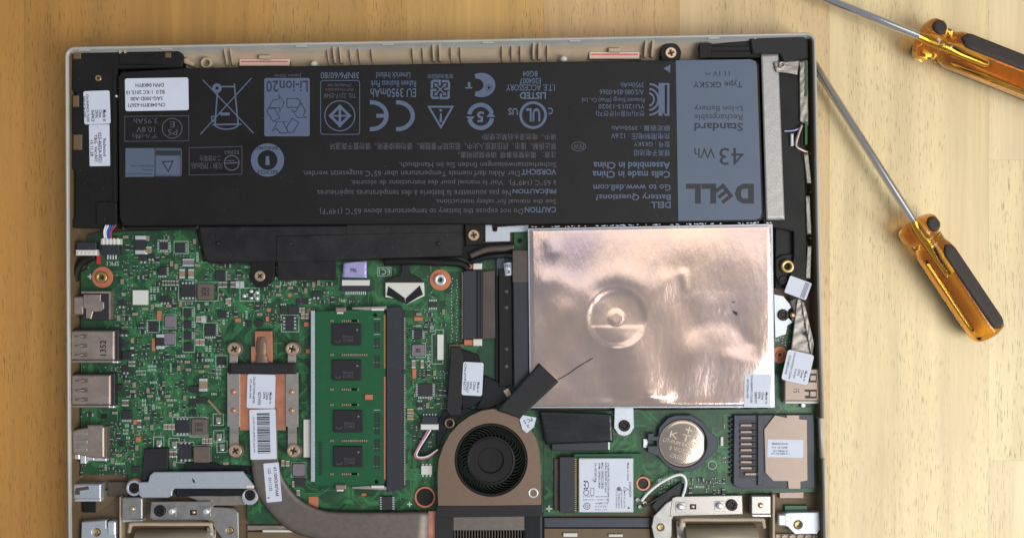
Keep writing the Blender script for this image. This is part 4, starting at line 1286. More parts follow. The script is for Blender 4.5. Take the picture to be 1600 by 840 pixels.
def pipe_surf(u, v):
    i = u * (len(L_) - 1); k = min(int(i), len(L_) - 2); f = i - k
    a = [L_[k][q] + (L_[k + 1][q] - L_[k][q]) * f for q in (0, 1)]; b_ = [R_[k][q] + (R_[k + 1][q] - R_[k][q]) * f for q in (0, 1)]
    h = 1 - abs(2 * v - 1) ** 14
    return pm(a[0] + (b_[0] - a[0]) * v, a[1] + (b_[1] - a[1]) * v, 11.9 + 1.1 * h)
m_.grid(46, 16, pipe_surf)
o = m_.build('heat_pipe', M['pipe'], hs, 'bronze heat pipe curving along the bottom')
s_ = o.modifiers.new('thickness', 'SOLIDIFY'); s_.thickness = 0.0004; s_.offset = -1
MB().prism([(396, 640), (432, 640), (434, 722), (393, 722)], 12.8, 13.6, ch=0.2).build('heat_pipe_top', M['pipe'], hs)
sticker(hs, 426, 753, 24, 61, -5, 13.4, 1.5)
lettering('sticker_print', M['print'], hs, 13.56, [('AT.1GI0C0.0DTAAE', 429, 729, 434, 775, 90, 0.02), ('122   2511122', 420, 731, 424.5, 766, 90)], spin(426, 753, -5))
MB().lathe((419.5, 777), [(0.4, 13.5), (0.38, 13.54), (0.2, 13.55)], seg=10).build('ink_dot', M['print'], hs)
MB().box(669, 798, 683, 850, 11.5, 13.2, ch=0.2).build('copper_end', M['copper'], hs)
take(386, 700, 690, 840)

# --- bracket with two ears over the display cable
br = empty('bracket', 310, 760, 9, laptop, 'pale zinc bracket with a screw ear at each end')
MB().prism([(216, 753), (231, 752.5), (234, 742), (240, 737), (379, 736), (386, 745), (397, 759), (396, 763), (272, 763), (269, 767), (268, 774), (262, 777), (222, 777), (217, 773)], 13.0, 14.2, ch=0.3).build('plate', M['steelb'], br)
for x, y in ((209, 762), (390, 776)):
    MB().prism(circ(x + 1, y - 2, 13, 26), 9, 12.3, ch=0.2).build('copper_washer', M['orange'], br)
    MB().prism(circ(x, y, 12.5, 26), 12.3, 13.4, holes=[circ(x, y - (0 if x < 300 else 3), 8.4, 22)], ch=0.25).build('ear', M['steelb'], br)
    screw(x, y - (0 if x < 300 else 3), 8, 13.0, br, material='screwd', deg=50)
MB().prism([(300, 746), (304, 750), (305, 755), (301, 752)], 14.2, 14.25).build('ink_mark', M['inkdark'], br)
MB().box(384, 757, 395, 762, 13.5, 14.5, ch=0.2).build('fold', M['white'], br)
foil_strip([(275, 763), (385, 764), (386, 773), (275, 775)], 12.6, 'black_cable', M['film'], br, 0.15, 20, 5, 51)
foil_strip([(285, 772), (385, 774), (384, 788), (330, 790)], 11.2, 'foil_cable', M['crumple'], br, 0.5, 24, 8, 52)
take(200, 735, 402, 800)

# --- hinges
def hinge(parts, label, side):
    h = empty('hinge', parts['c'][0], parts['c'][1], 8, laptop, label)
    MB().prism(parts['plate'], 10.5, 12.6, ch=0.25).build('plate', M['hinge'], h)
    MB().prism(parts['arm'], 10.4, 12.4, ch=0.3, holes=[circ(parts['eye'][0], parts['eye'][1], 5.5, 18)]).build('arm', M['hinge'], h)
    MB().lathe(parts['eye'], [(1.7, 9), (1.6, 11.4), (1.0, 11.7), (0.6, 11.4)], seg=16).build('eyelet', M['brass'], h)
    x0, y0, x1, y1 = parts['tab']
    MB().prism(rr(x0, y0, x1, y1, 2, 2), 9, 14.0, ch=0.4).build('tab', M['hinge'], h)
    MB().box(x0 + 1, y1, x1, y1 + 4, 9, 13.4, ch=0.3).build('tab_lip', M['solder'], h)
    MB().lathe(((x0 + x1) / 2, (y0 + y1) / 2 + 1), [(1.2, 13.9), (1.1, 14.5), (0.5, 14.9)], seg=12).build('peg', M['screw'], h)
    for x, y in parts['studs']:
        MB().prism(rr(x - 8, y - 8, x + 8, y + 8, 1.5, 2), 12.6, 12.9, ch=0.1).build('stud_plate', M['hinge'], h)
        MB().lathe((x, y), [(1.4, 12.9), (1.4, 13.8), (1.1, 14.2), (0.4, 14.3)], seg=16).build('stud', M['solder'], h)
    x, y = parts['rivet']
    MB().box(x - 5, y - 4, x + 5, y + 4, 12.5, 12.75).build('slot', M['screwd'], h)
    MB().lathe((x, y), [(0.8, 12.7), (0.8, 13.3), (0.3, 13.6)], seg=12).build('rivet', M['screw'], h)
    screw(parts['screw'][0], parts['screw'][1], 9, 13.6, h, material='screwd')
    x0, x1, y = parts['lip']
    MB().tube(catmull([(x0 - 2, y + 12, 12.0), (x0, y + 3, 14), (x0 + 5, y, 14.5), ((x0 + x1) / 2, y, 14.5), (x1 - 5, y, 14.5), (x1, y + 3, 14), (x1 + 2, y + 12, 12.0)], 6), 0.8, 8).build('lip', M['rib'], h)
    x0, x1, y = parts['barrel']
    bm = MB()
    cz = 9.0
    ca = pm(x0, y + 30, 14); cb = pm(x1, y + 30, 14)
    bm.tube([(ca[0], ca[1], cz), (ca[0] + .4, ca[1], cz), (cb[0] - .4, cb[1], cz), (cb[0], cb[1], cz)], [5.6, 6.0, 6.0, 5.6], 28, px=False)
    bm.build('barrel', M['barrel'], h)
    foil_strip([(x0 - 16, y - 2), (x0 - 1, y), (x0 - 1, y + 30), (x0 - 14, y + 30)] if side > 0 else [(x1 + 1, y), (x1 + 16, y - 2), (x1 + 14, y + 30), (x1 + 1, y + 30)], 11.0, 'foil_cable', M['crumple'], h, 0.8, 10, 10, 61 + side)
    return h
hinge(dict(c=(280, 810), plate=[(236, 783), (328, 783), (332, 790), (338, 800), (330, 812), (238, 812), (234, 808)], arm=[(320, 792), (345, 792), (366, 794), (372, 800), (373, 850), (350, 850), (345, 838), (332, 820), (322, 811)], eye=(359, 828),
           tab=(190, 777, 222, 811), studs=((267, 799), (321, 799)), rivet=(302, 800), screw=(249, 798), lip=(204, 329, 818), barrel=(208, 322, 822)), 'left steel screen hinge with a beige barrel', -1)
hinge(dict(c=(1120, 800), plate=[(1050, 778), (1056, 775), (1160, 773), (1161, 803), (1055, 806), (1046, 806)], arm=[(1053, 778), (1056, 800), (1050, 812), (1050, 836), (1044, 850), (1024, 850), (1018, 822), (1021, 806), (1040, 786)], eye=(1032, 823),
           tab=(1174, 774, 1205, 803), studs=((1064, 792), (1125, 790)), rivet=(1083, 791), screw=(1144, 789), lip=(1065, 1192, 811), barrel=(1072, 1186, 815)), 'right steel screen hinge with a beige barrel', 1)
for nm, poly, eye in (('corner_bracket', [(127, 815), (166, 812), (166, 824), (180, 818), (181, 850), (126, 850)], (150, 831)), ('corner_bracket', [(1220, 803), (1232, 800), (1281, 799), (1282, 826), (1277, 834), (1242, 834), (1230, 822), (1219, 821)], (1247, 819))):
    MB().prism(poly, 9, 12.5, ch=0.35, holes=[circ(eye[0], eye[1], 6.5, 20)]).build(nm, M['steelb'], laptop)
    MB().lathe(eye, [(2.0, 8.5), (1.9, 10.8), (1.1, 11.0), (0.8, 10.2)], seg=18).build('bracket_eyelet', M['brass'], laptop)
MB().prism(rr(1216, 803, 1229, 821, 2, 2), 9, 13.4, ch=0.5).build('corner_bracket_tab', M['steelb'], laptop)
MB().prism(rr(168, 814, 180, 836, 2, 2), 9, 13.2, ch=0.5).build('corner_bracket_tab', M['solder'], laptop)
for x0, y0, x1, y1, mt in ((410, 827, 465, 831, 'white'), (386, 820, 520, 828, 'usb'), (386, 830, 680, 850, 'frame'), (850, 808, 1016, 826, 'holder'), (850, 822, 1016, 850, 'frame'), (880, 832, 902, 838, 'white'), (951, 834, 973, 838, 'white'), (1212, 834, 1285, 840, 'rib')):
    MB().box(x0, y0, x1, y1, 8, 9.6 if mt != 'white' else 10.6, ch=0.25).build('back_edge', M[mt], frame)
for k in range(5):
    MB().box(1222 + k * 12, 836, 1225 + k * 12, 850, 9, 10.6).build('rib', M['rib'], frame)
MB().prism([(186, 776), (189, 776), (189, 850), (186, 850)], 8, 13.0, ch=0.3).build('rib', M['rib'], frame)
MB().prism([(1207, 772), (1211, 772), (1211, 850), (1207, 850)], 8, 13.0, ch=0.3).build('rib', M['rib'], frame)
MB().box(1218, 766, 1256, 778, 8, 10, ch=0.2).build('back_edge', M['pinkm'], frame)
MB().box(1226, 789, 1262, 798, 8, 9.6, ch=0.2).build('back_edge', M['pcb2'], frame)

# --- fan
fan = empty('cooling_fan', 766, 730, ZP, laptop, 'bronze cooling fan with a round black impeller')
take(684, 640, 850, 840)
FC = (767, 718)
outline = [(684, 790), (683, 740), (685, 718), (692, 697), (702, 678), (716, 662), (734, 649), (752, 641), (770, 638), (792, 642), (812, 652), (828, 668), (838, 684), (843, 702), (845, 730), (846, 790)]
MB().prism(outline, 9, 15.0, holes=[circ(FC[0], FC[1], 57, 56)], ch=0.2).build('plate', M['bronze'], fan)
MB().prism(circ(FC[0], FC[1], 58, 48), 8.4, 9.4).build('well', M['hole'], fan)
MB().prism(circ(FC[0], FC[1], 56.8, 48), 13.6, 14.3, holes=[circ(FC[0], FC[1], 53, 48)], ch=0.2).build('shroud_ring', M['black'], fan)
rm = 0.272
MB().lathe(FC, [(10.5, 10), (10.6, 13.4), (10.2, 14.1), (9.6, 14.2), (9.2, 13.9), (5.6, 13.8), (5.2, 13.0), (0.3, 12.9)], seg=64, sm=False).build('hub', M['black'], fan)
bl = MB()
for a in range(10):
    pass
def blade_mesh():
    m2 = MB()
    n = 8
    for sg in (-0.22, 0.22):
        for i in range(n + 1):
            t = i / n
            r_ = 10.2 + 4.2 * t
            a = 0.18 * t * t * 2.2 + sg / r_
            for z in (10.2, 13.9):
                m2.V.append((r_ * math.cos(a), r_ * math.sin(a), z))
    w = 2 * (n + 1)
    for i in range(n):
        a0 = 2 * i
        m2.face((a0, a0 + 1, a0 + 3, a0 + 2)); m2.face((w + a0, w + a0 + 2, w + a0 + 3, w + a0 + 1))
        m2.face((a0 + 1, w + a0 + 1, w + a0 + 3, a0 + 3))
    m2.face((w - 2, w - 1, 2 * w - 1, 2 * w - 2))
    return m2.mesh('blade', [M['bladem']], (0, 0, 10.2))
bm_ = blade_mesh()
# the hub is 13.8 mm wide at its skirt only below the blades' tips
for k in range(41):
    fc = pm(FC[0], FC[1], 14)
    link('blade', bm_, (fc[0], fc[1], 10.2), fan, rz=2 * math.pi * k / 41)
for x, y, r in ((703, 659, 8.2), (833, 767, 8.2)):
    MB().lathe((x, y), [(r * rm, 11), (r * rm, 14.9), (r * rm * .9, 15.3), (r * rm * .68, 15.3), (r * rm * .6, 14.4), (r * rm * .55, 12)], seg=22).build('ear', M['bronze' if x < 750 else 'solder'], fan)
    MB().prism(circ(x, y, r * 0.58, 16), 11, 14.0).build('ear_hole', M['hole'], fan)
MB().prism([(682, 790), (847, 788), (848, 806), (680, 808)], 9, 15.2, ch=0.25).build('black_gasket', M['tape'], fan)
MB().box(680, 806, 708, 855, 9, 14.8, ch=0.25).build('black_gasket', M['tape'], fan)
MB().box(820, 804, 848, 855, 9, 14.8, ch=0.25).build('black_gasket', M['film'], fan)
MB().box(708, 805, 821, 828, 9, 14.2, ch=0.2).build('fin_cover', M['pipe'], fan)
MB().box(708, 828, 821, 850, 8, 9.5).build('fin_bed', M['hole'], fan)
for k in range(25):
    x = 710 + k * 4.5
    MB().box(x, 826, x + 1.3, 850, 9.5, 13.4).build('fin', M['chipb'], fan)
MB().box(843.5, 788, 846.5, 850, 9, 15.0, ch=0.2).build('side_rail', M['holder'], fan)

# fan plug and wires
MB().box(659, 650, 684, 664, ZP, ZP + 2.2, ch=0.25).build('plug_socket', M['socket'], mobo)
MB().box(657, 662, 685, 671, ZP, ZP + 2.4, ch=0.3).build('plug', M['white'], mobo)
for k in range(5):
    MB().box(661 + k * 4.6, 646, 663 + k * 4.6, 651, ZP, ZP + .5).build('pin', M['solder'], mobo)
take(655, 640, 688, 672)
for i, mt in enumerate(('pinkw', 'whitew', 'black')):
    MB().tube(catmull([(669 + i * 4, 671, 12), (652 + i * 3, 700, 12), (648 + i * 3, 712 - i, 12.2), (658, 716 - i * 2.2, 12.4), (670, 713 - i * 2, 12.6), (684, 702 - i, 13)], 6), 0.36, 8).build('wire', M[mt], mobo)
MB().prism([(672, 672), (690, 668), (688, 704), (665, 712), (660, 700)], ZP, 10.6).build('bare_patch', M['traced'], mobo)
chip(658, 727, 675, 741, 1.2, 'white', 'chip', mobo, 'tb', 4.6)
MB().prism([(693, 642), (725, 636), (740, 640), (716, 654), (698, 670), (686, 698), (682, 698), (683, 660)], ZP, 12.0, ch=0.2).build('black_sleeve', M['film'], mobo)

# --- centre connectors
con = empty('drive_cable', 770, 500, ZP, laptop, 'dark drive connector and cables left of the foil covered drive')
take(700, 395, 850, 660)
MB().prism([(724, 423), (754, 421), (754, 528), (724, 530)], ZP, 13.4, ch=0.25).build('socket', M['socket'], con)
MB().box(722, 423, 729, 530, ZP, 12.2, ch=0.15).build('socket_edge', M['black'], con)
MB().box(745, 423, 752, 528, 13.3, 13.8, ch=0.1).build('socket_edge', M['black'], con)
pn = MB()
for k in range(36):
    y = 426 + k * 2.9
    pn.box(721.5, y, 727.5, y + 1.4, 12.2, 12.7)
    pn.box(747, y, 749.6, y + 1.1, 13.8, 13.95, m=1)
pn.build('socket_pins', [M['usb'], M['holder']], con, kind='stuff')
for y0, y1 in ((411, 421), (529, 540)):
    MB().box(725, y0 + 1, 742, y1 - 1, ZP, 12.0, ch=0.2).build('end_clip', M['orange'], con)
    MB().box(739, y0, 753, y1, ZP, 12.8, ch=0.3).build('end_clip', M['white'], con)
MB().prism([(754, 424), (773, 422), (774, 528), (754, 529)], ZP, 12.4, ch=0.2).build('cable_guard', M['barplastic'], con)
MB().prism([(774, 430), (779, 430), (779, 600), (774, 600)], ZP, 11.8, ch=0.2).build('cable_guard', M['black'], con)
MB().prism([(779, 420), (800, 420), (801, 602), (780, 604)], ZP, 13.2, ch=0.3).build('cable_guard', M['black'], con)
for y in (455, 480, 545, 572):
    MB().lathe((791, y), [(0.9, 13.2), (0.85, 13.5), (0.4, 13.6)], seg=12).build('peg', M['barplastic'], con)
MB().prism([(801, 392), (826, 390), (827, 605), (803, 607)], ZP, 14.6, ch=0.35).build('drive_connector', M['socket'], con)
MB().box(801, 391, 827, 441, 14.6, 14.9, ch=0.1).build('connector_cover', M['barplastic'], con)
MB().prism([(754, 532), (774, 531), (776, 640), (746, 640), (742, 560)], ZP, 10.6).build('bare_patch', M['traced'], con)
MB().prism([(758, 351), (768, 351), (770, 361), (776, 361), (777, 354), (826, 351), (826, 362), (797, 363), (797, 377), (758, 378)], 9, 11.6, ch=0.2).build('steel_tab', M['steelb'], con)
MB().prism([(724, 384), (802, 378), (803, 396), (735, 408), (724, 404)], 8.4, 10.8, ch=0.2).build('dark_channel', M['black'], con)
MB().tube(catmull([(735, 400, 11.8), (760, 390, 12.2), (785, 388, 12.2), (803, 386, 12)], 6), 1.4, 8).build('cable', M['barplastic'], con)
MB().prism([(776, 398), (788, 396), (786, 424), (776, 432)], ZP, 12.2, ch=0.1).build('ribbon', M['holder'], con)
ring(832, 366, 8.5, 6, con, inner='solder')
MB().prism(circ(812, 376, 4, 16), ZP, ZP + 0.05).build('hole', M['hole'], con)
m_ = MB().prism([(704, 541), (720, 541), (724, 556), (722, 630), (718, 648), (703, 650), (697, 640), (703, 560)], ZP, 13.6, ch=0.4)
m_.build('antenna_sleeve', M['tape'], con)
MB().prism([(702, 538), (724, 537), (724, 543), (708, 545), (707, 560), (702, 560)], ZP, 12.6, ch=0.2).build('tape_edge', M['frame'], con)
MB().prism([(722, 545), (748, 555), (756, 590), (752, 625), (738, 636), (722, 640)], ZP, 12.6, ch=0.3).build('black_sleeve', M['film'], con)
sticker(con, 738.5, 591.5, 32, 52, 3, 13.6, 3)
lettering('sticker_print', M['print'], con, 13.76, [('Made in', 746, 596, 750, 612, 90), ('China', 740, 596, 744, 609, 90), ('DP/N', 734, 596, 738, 607, 90), ('0YP6D7', 729, 596, 733, 613, 90), ('CN-0YP6D7', 724.5, 568, 728, 610, 90)], spin(738, 591, 3))
MB().prism([(756, 585), (790, 602), (800, 612), (790, 628), (760, 640), (742, 640), (752, 622)], ZP, 12.2, ch=0.4).build('black_sleeve', M['film'], con)
MB().obox(793, 613, 12, 9, 60, 12.2, 12.9, 0.1).build('label_tag', M['usb'], con)

# --- hard drive in foil
hd = empty('hard_drive', 1017, 495, 8, laptop, 'foil covered hard drive with a round embossed mark')
ZH = 15.6
quad = [(825, 357), (1207, 350), (1210.5, 636), (828, 637)]
MB().prism(quad, 9, ZH - 1.4, ch=0.25).build('body', M['drive'], hd)
MB().prism(quad, ZH - 1.5, ZH - 0.15, holes=[[(827.2, 359), (1204.8, 352.2), (1208.2, 633.8), (830, 634.8)]]).build('rim', M['drive'], hd)
RB = random.Random(12)
bumps = [(RB.uniform(0, 1), RB.uniform(0, 1), RB.uniform(0.05, 0.16), RB.uniform(-1, 1) * 0.34) for _ in range(44)]
bumps += [(0.50, 0.62, 0.10, -0.5), (0.45, 0.85, 0.14, 0.35), (0.25, 0.75, 0.12, -0.4), (0.78, 0.45, 0.14, -0.35), (0.15, 0.5, 0.16, 0.35), (0.6, 0.75, 0.15, 0.4), (0.86, 0.66, 0.05, -0.22), (0.56, 0.95, 0.03, 0.4), (0.05, 0.93, 0.06, 0.5), (0.93, 0.93, 0.04, 0.3), (0.30, 0.60, 0.1, 0.3)]
CREASES = [([(826, 440), (870, 437), (905, 452), (925, 470)], 9, .26), ([(1063, 425), (1065, 470), (1090, 505), (1140, 500)], 11, -.30), ([(900, 530), (940, 570), (955, 620)], 12, -.40),
           ([(985, 545), (1010, 580), (1000, 630)], 15, .36), ([(1060, 520), (1040, 580), (1060, 630)], 17, -.32), ([(1100, 560), (1170, 590)], 16, .26), ([(1069, 426), (1072, 446)], 3, .14),
           ([(859, 378), (862, 390)], 6, .22), ([(1158, 518), (1172, 534)], 6, -.22), ([(1019, 622), (1025, 629)], 6, .32), ([(850, 608), (884, 618)], 11, .36), ([(835, 500), (860, 545)], 18, -.34),
           ([(1015, 470), (1040, 440), (1062, 428)], 9, .22), ([(1145, 560), (1185, 575)], 7, .18), ([(925, 440), (963, 430), (1000, 445)], 10, .24)]
def foil_h(x, y, u, v):
    h = 0.0
    for bx, by, s, a in bumps:
        d2 = ((u - bx) ** 2 + ((v - by) * 0.75) ** 2) / (s * s)
        if d2 < 9:
            h += a * math.exp(-d2)
    h *= 0.55 if v > 0.35 else 0.12 + 1.2 * v
    h += (0.10 * math.sin(9 * u + 5 * v + 2 * math.sin(4 * v)) + 0.05 * math.sin(17 * u - 8 * v + 1.5 * math.sin(7 * u))) * (0.15 + 0.9 * v)
    for pts, w, a in CREASES:
        best = 1e9
        for (x1, y1), (x2, y2) in zip(pts, pts[1:]):
            dx, dy = x2 - x1, y2 - y1
            t = max(0, min(1, ((x - x1) * dx + (y - y1) * dy) / (dx * dx + dy * dy)))
            best = min(best, (x - x1 - t * dx) ** 2 + (y - y1 - t * dy) ** 2)
        w = w * 1.9
        if best < 9 * w * w:
            h += 0.80 * a * math.exp(-best / (w * w))
    d = math.hypot(x - 963, y - 497)
    def sm(t): t = max(0, min(1, t)); return t * t * (3 - 2 * t)
    h -= 0.20 * (1 - sm((d - 38) / 12))
    h += 0.04 * math.exp(-((d - 48) / 4) ** 2)
    d2 = math.hypot(x - 962, y - 496)
    h += 0.16 * (1 - sm((d2 - 8) / 7))
    if y > 508 and d < 44: h += 0.06 * sm((y - 508) / 4)
    e = min(u, 1 - u, v, 1 - v)
    return h * sm(e / 0.06) - 0.25 * (1 - sm(e / 0.012))
def foil_f(u, v):
    x = (quad[0][0] * (1 - u) + quad[1][0] * u) * (1 - v) + (quad[3][0] * (1 - u) + quad[2][0] * u) * v
    y = (quad[0][1] * (1 - u) + quad[1][1] * u) * (1 - v) + (quad[3][1] * (1 - u) + quad[2][1] * u) * v
    return pm(x + (0.5 - u) * 5, y + (0.5 - v) * 5, ZH + foil_h(x, y, u, v))
MB().grid(170, 130, foil_f).build('foil_cover', M['foil'], hd)
ed = MB()
for i in range(150):
    x = 829 + RB.uniform(0, 376)
    for y in (354.5 - (x - 829) * 0.018, 635.5):
        if RB.random() < 0.6:
            ed.obox(x, y + RB.uniform(-0.6, 0.6), RB.uniform(1, 4), 1.3, RB.uniform(-12, 12), ZH - 0.3, ZH + RB.uniform(-0.1, 0.15))
ed.build('crimped_edge', M['drive'], hd, kind='stuff')
for x, y, w, h in ((1149, 489, 7, 8), (1147, 472, 3, 2)):
    MB().prism([(x - w / 2, y - h / 2), (x, y - h / 2 + 1), (x + w / 2, y - 1), (x + w / 2 - 1, y + h / 2), (x - 1, y + 1)], ZH - 0.3, ZH + 0.5).build('ink_mark', M['inkdark'], hd)
sticker(hd, 1184, 610, 42, 52, 1.2, ZH + 0.35, 1)
lettering('sticker_print', M['print'], hd, ZH + 0.52, [('Made in', 1196, 612, 1200, 630, 90), ('China', 1190, 612, 1194, 624, 90), ('DP/N', 1184.5, 612, 1188.5, 622, 90), ('080F97', 1179, 612, 1183, 630, 90), ('CN-080F97-72200', 1172.5, 586, 1176, 629, 90), ('567-D046-A00', 1166.5, 592, 1170, 622, 90)], spin(1184, 610, 1.2))
MB().prism([(1209, 459), (1224, 462), (1232, 472), (1240, 478), (1232, 484), (1232, 496), (1240, 503), (1231, 508), (1228, 522), (1211, 528)], 10.5, 11.6, ch=0.2).build('mount_ear', M['steelb'], hd)
screw(1224.5, 492, 9, 12.5, hd, material='screwd', deg=45)
MB().prism([(960, 636), (990, 636), (991, 668), (984, 678), (975, 681), (966, 678), (959, 668)], 10.6, 11.8, ch=0.25).build('mount_ear', M['steelb'], hd)
MB().prism(circ(975, 667, 14, 26), ZP, 10.7).build('copper_washer', M['orange'], hd)
screw(976, 665, 9, 12.6, hd, material='screwd', deg=10)
tp = foil_strip([(842, 567), (873, 596), (812, 653), (776, 641)], 16.6, 'black_tape', M['tape'], hd, 0.12, 10, 20, 71)
tp['label'] = 'strip of black tape stuck diagonally over the drive corner'
MB().tube(catmull([(872, 593, 16.5), (888, 584, 16.4), (905, 572, 16.4), (927, 559, 16.2)], 6), 0.13, 6).build('loose_thread', M['tape'], hd)
MB().prism([(812, 655), (817, 648), (838, 652), (834, 667), (823, 676), (816, 670)], 15.6, 15.8).build('label_tag', M['paper'], hd)
lettering('sticker_print', M['print'], hd, 15.83, [('PC 5', 820, 654, 834, 660, 180), ('2', 822, 663, 826, 668, 180)], spin(825, 662, -20))

# --- right side cable, stickers, USB port
sc_ = empty('display_cable', 1254, 480, 9, laptop, 'grey foil wrapped cable with two white stickers along the right rim')
foil_strip([(1262, 384), (1268, 384), (1266, 436), (1259, 434)], 13.9, 'foil_wrap', M['crumple'], sc_, 0.25, 6, 18, 81)
foil_strip([(1246, 466), (1256, 470), (1270, 560), (1234, 560)], 13.2, 'foil_wrap', M['crumple'], sc_, 0.6, 14, 30, 82)
foil_strip([(1252, 470), (1258, 478), (1272, 535), (1268, 560)], 13.9, 'foil_wrap', M['crumple'], sc_, 0.4, 8, 20, 83)
MB().prism([(1234, 470), (1248, 462), (1250, 484), (1243, 504), (1236, 500), (1240, 486)], 11, 12.6, ch=0.3).build('clamp', M['barplastic'], sc_)
MB().lathe((1239, 492), [(1.2, 12.4), (1.1, 13.2), (0.4, 13.4)], seg=12).build('peg', M['brass'], sc_)
MB().prism([(1258, 516), (1263, 522), (1261, 528), (1256, 522)], 14.6, 14.8).build('tape_scrap', M['tape'], sc_)
sticker(sc_, 1247, 449.5, 36, 28, 20, 14.2, 2)
bc = MB()
for k in range(4):
    bc.fill(turn([(1255 + k * 1.9, 437), (1256 + k * 1.9, 437), (1256 + k * 1.9, 462), (1255 + k * 1.9, 462)], 1247, 449, 20), 14.36)
bc.build('sticker_stripes', M['printgrey'], sc_)
sticker(sc_, 1246.5, 573.5, 42, 48, 13, 15.6, 4)
lettering('sticker_print', M['print'], sc_, 15.76, [('Made in', 1259, 576, 1263, 592, 90), ('China', 1253.5, 576, 1257.5, 588, 90), ('DP/N', 1248, 576, 1252, 586, 90), ('01K9JX', 1242, 576, 1246, 592, 90), ('CN-01K9JX-72200', 1235, 552, 1239, 594, 90), ('5C5-0BC4-A00', 1229, 558, 1232.5, 588, 90)], spin(1246, 573, 13))
ring(1218, 554, 13, 6.5, dau, inner='orange', post=0.2)
MB().box(1226, 576, 1280, 626, ZP, 14.6, ch=0.4).build('usb_port', M['pinkm'], dau, 'pinkish metal USB port on the right edge')
MB().box(1227, 626, 1280, 630, ZP, 14.0, ch=0.3).build('usb_port_lip', M['white'], dau)
MB().box(1252, 630, 1259, 636, ZP, 12, ch=0.3).build('usb_port_lip', M['solder'], dau)
MB().prism([(1279, 572), (1282, 576), (1282, 628), (1279, 628)], ZP, 15, ch=0.2).build('usb_port_lip', M['gold'], dau)
for y0 in (583, 608):
    MB().prism([(1257, y0), (1276, y0), (1276, y0 + 14), (1259, y0 + 14), (1257, y0 + 10), (1264, y0 + 9), (1264, y0 + 4), (1257, y0 + 3)], 14.6, 14.66).build('slot', M['screwd'], dau)
    MB().box(1266, y0 + 3, 1275, y0 + 11, 14.66, 14.9, ch=0.08).build('contact_spring', M['pinkm'], dau)
lettering('marking', M['print'], dau, 14.64, [('51', 1240, 607, 1249, 613, 270)])
take(1205, 540, 1290, 640)

# --- coin cell
cc = empty('coin_cell', 1067, 692, ZP, laptop, 'shiny coin cell in a slate grey holder')
take(1008, 642, 1128, 742)
MB().prism([(1012, 677), (1022, 676), (1022, 681), (1028, 681), (1030, 667), (1044, 652), (1056, 648), (1080, 648), (1098, 658), (1106, 670), (1122, 684), (1122, 700), (1106, 716), (1096, 728), (1078, 736), (1054, 735), (1040, 726), (1028, 712), (1022, 710), (1012, 706), (1012, 696), (1026, 696), (1026, 688), (1012, 688)], ZP, 12.8, ch=0.3, holes=[circ(1067, 692, 37.5, 44)]).build('holder', M['holder'], cc)
cm = [p for p in circ(1066.5, 692, 37, 60)]
cm = [(min(x, 1101), y) for x, y in cm]
MB().prism(cm, ZP, 13.2, ch=0.2).build('cell_rim', M['coin'], cc)
dome = MB()
def coin_f(u, v):
    x, y = cm[int(round(u * 60)) % 60]
    x = 1066.5 + (x - 1066.5) * v * 0.985; y = 692 + (y - 692) * v * 0.985
    return pm(x, y, 13.62 - 0.42 * v * v - (0.3 * max(0, v - 0.93) / 0.07))
dome.grid(60, 16, coin_f).build('cell', M['coin'], cc)
lettering('engraving', M['usb'], cc, 13.66, [('+', 1066, 664, 1076, 675, 0, 0.01), ('K T S', 1044, 677, 1092, 688, 0, 0.005), ('LITHIUM BATTERY', 1036, 690, 1096, 696, 0), ('3 VOLTS', 1048, 700, 1084, 706, 0), ('CR2032', 1052, 711, 1078, 717, 0)], spin(1066, 692, 14))
MB().box(1005, 685, 1012, 699, ZP, 11.4, ch=0.2).build('terminal', M['solder'], cc)
MB().box(1126, 682, 1130, 696, ZP, 11.0, ch=0.1).build('terminal', M['white'], cc)

# --- card slot
sd = empty('card_slot', 1210, 705, ZP, laptop, 'memory card slot with gold contacts and a pinkish metal plate')
take(1135, 640, 1290, 770)
MB().prism([(1147, 648), (1271, 647), (1272, 660), (1273, 762), (1152, 762), (1146, 756)], ZP, 12.4, ch=0.25).build('tray', M['holder'], sd)
MB().box(1155, 655, 1184, 746, 12.35, 12.45).build('contact_bed', M['socket'], sd)
MB().prism([(1211, 648), (1229, 652), (1229, 648), (1249, 648), (1249, 654), (1261, 655), (1262, 750), (1251, 752), (1251, 763), (1232, 763), (1231, 751), (1208, 751), (1196, 738), (1194, 670)], 12.4, 13.0, ch=0.12).build('plate', M['pinkm'], sd)
MB().box(1184, 648, 1193, 758, 12.4, 13.4, ch=0.2).build('tray_wall', M['holder'], sd)
for k in range(9):
    y = 663 + k * 9.4 - (0 if k else 1)
    x0 = 1157 + (7 if k == 8 else 0)
    m2 = MB().box(x0, y, x0 + 18, y + 4, 12.5, 13.3, ch=0.2)
    m2.build('contact', M['pinkm'], sd)
    MB().box(x0 + 18, y - 1, x0 + 25, y + 4, 12.5, 13.2, ch=0.15).build('contact_root', M['chip'], sd)
for k in range(12):
    MB().box(1140, 652 + k * 8, 1149, 656 + k * 8, ZP, 11.4, ch=0.2).build('pin', M['chip'], sd)
sticker(sd, 1227, 700, 56, 28, 1, 13.0, 0.6)
lettering('sticker_print', M['print'], sd, 13.15, [('080A0A6 Rev:01', 1206, 691, 1231, 694, 0), ('Y11  L5 15/08', 1206, 697, 1230, 700, 0), ('35C 028AA 02', 1208, 702.5, 1231, 705.5, 0), ('SN 76LG8JB 8 1', 1205, 707, 1233, 710, 0)])

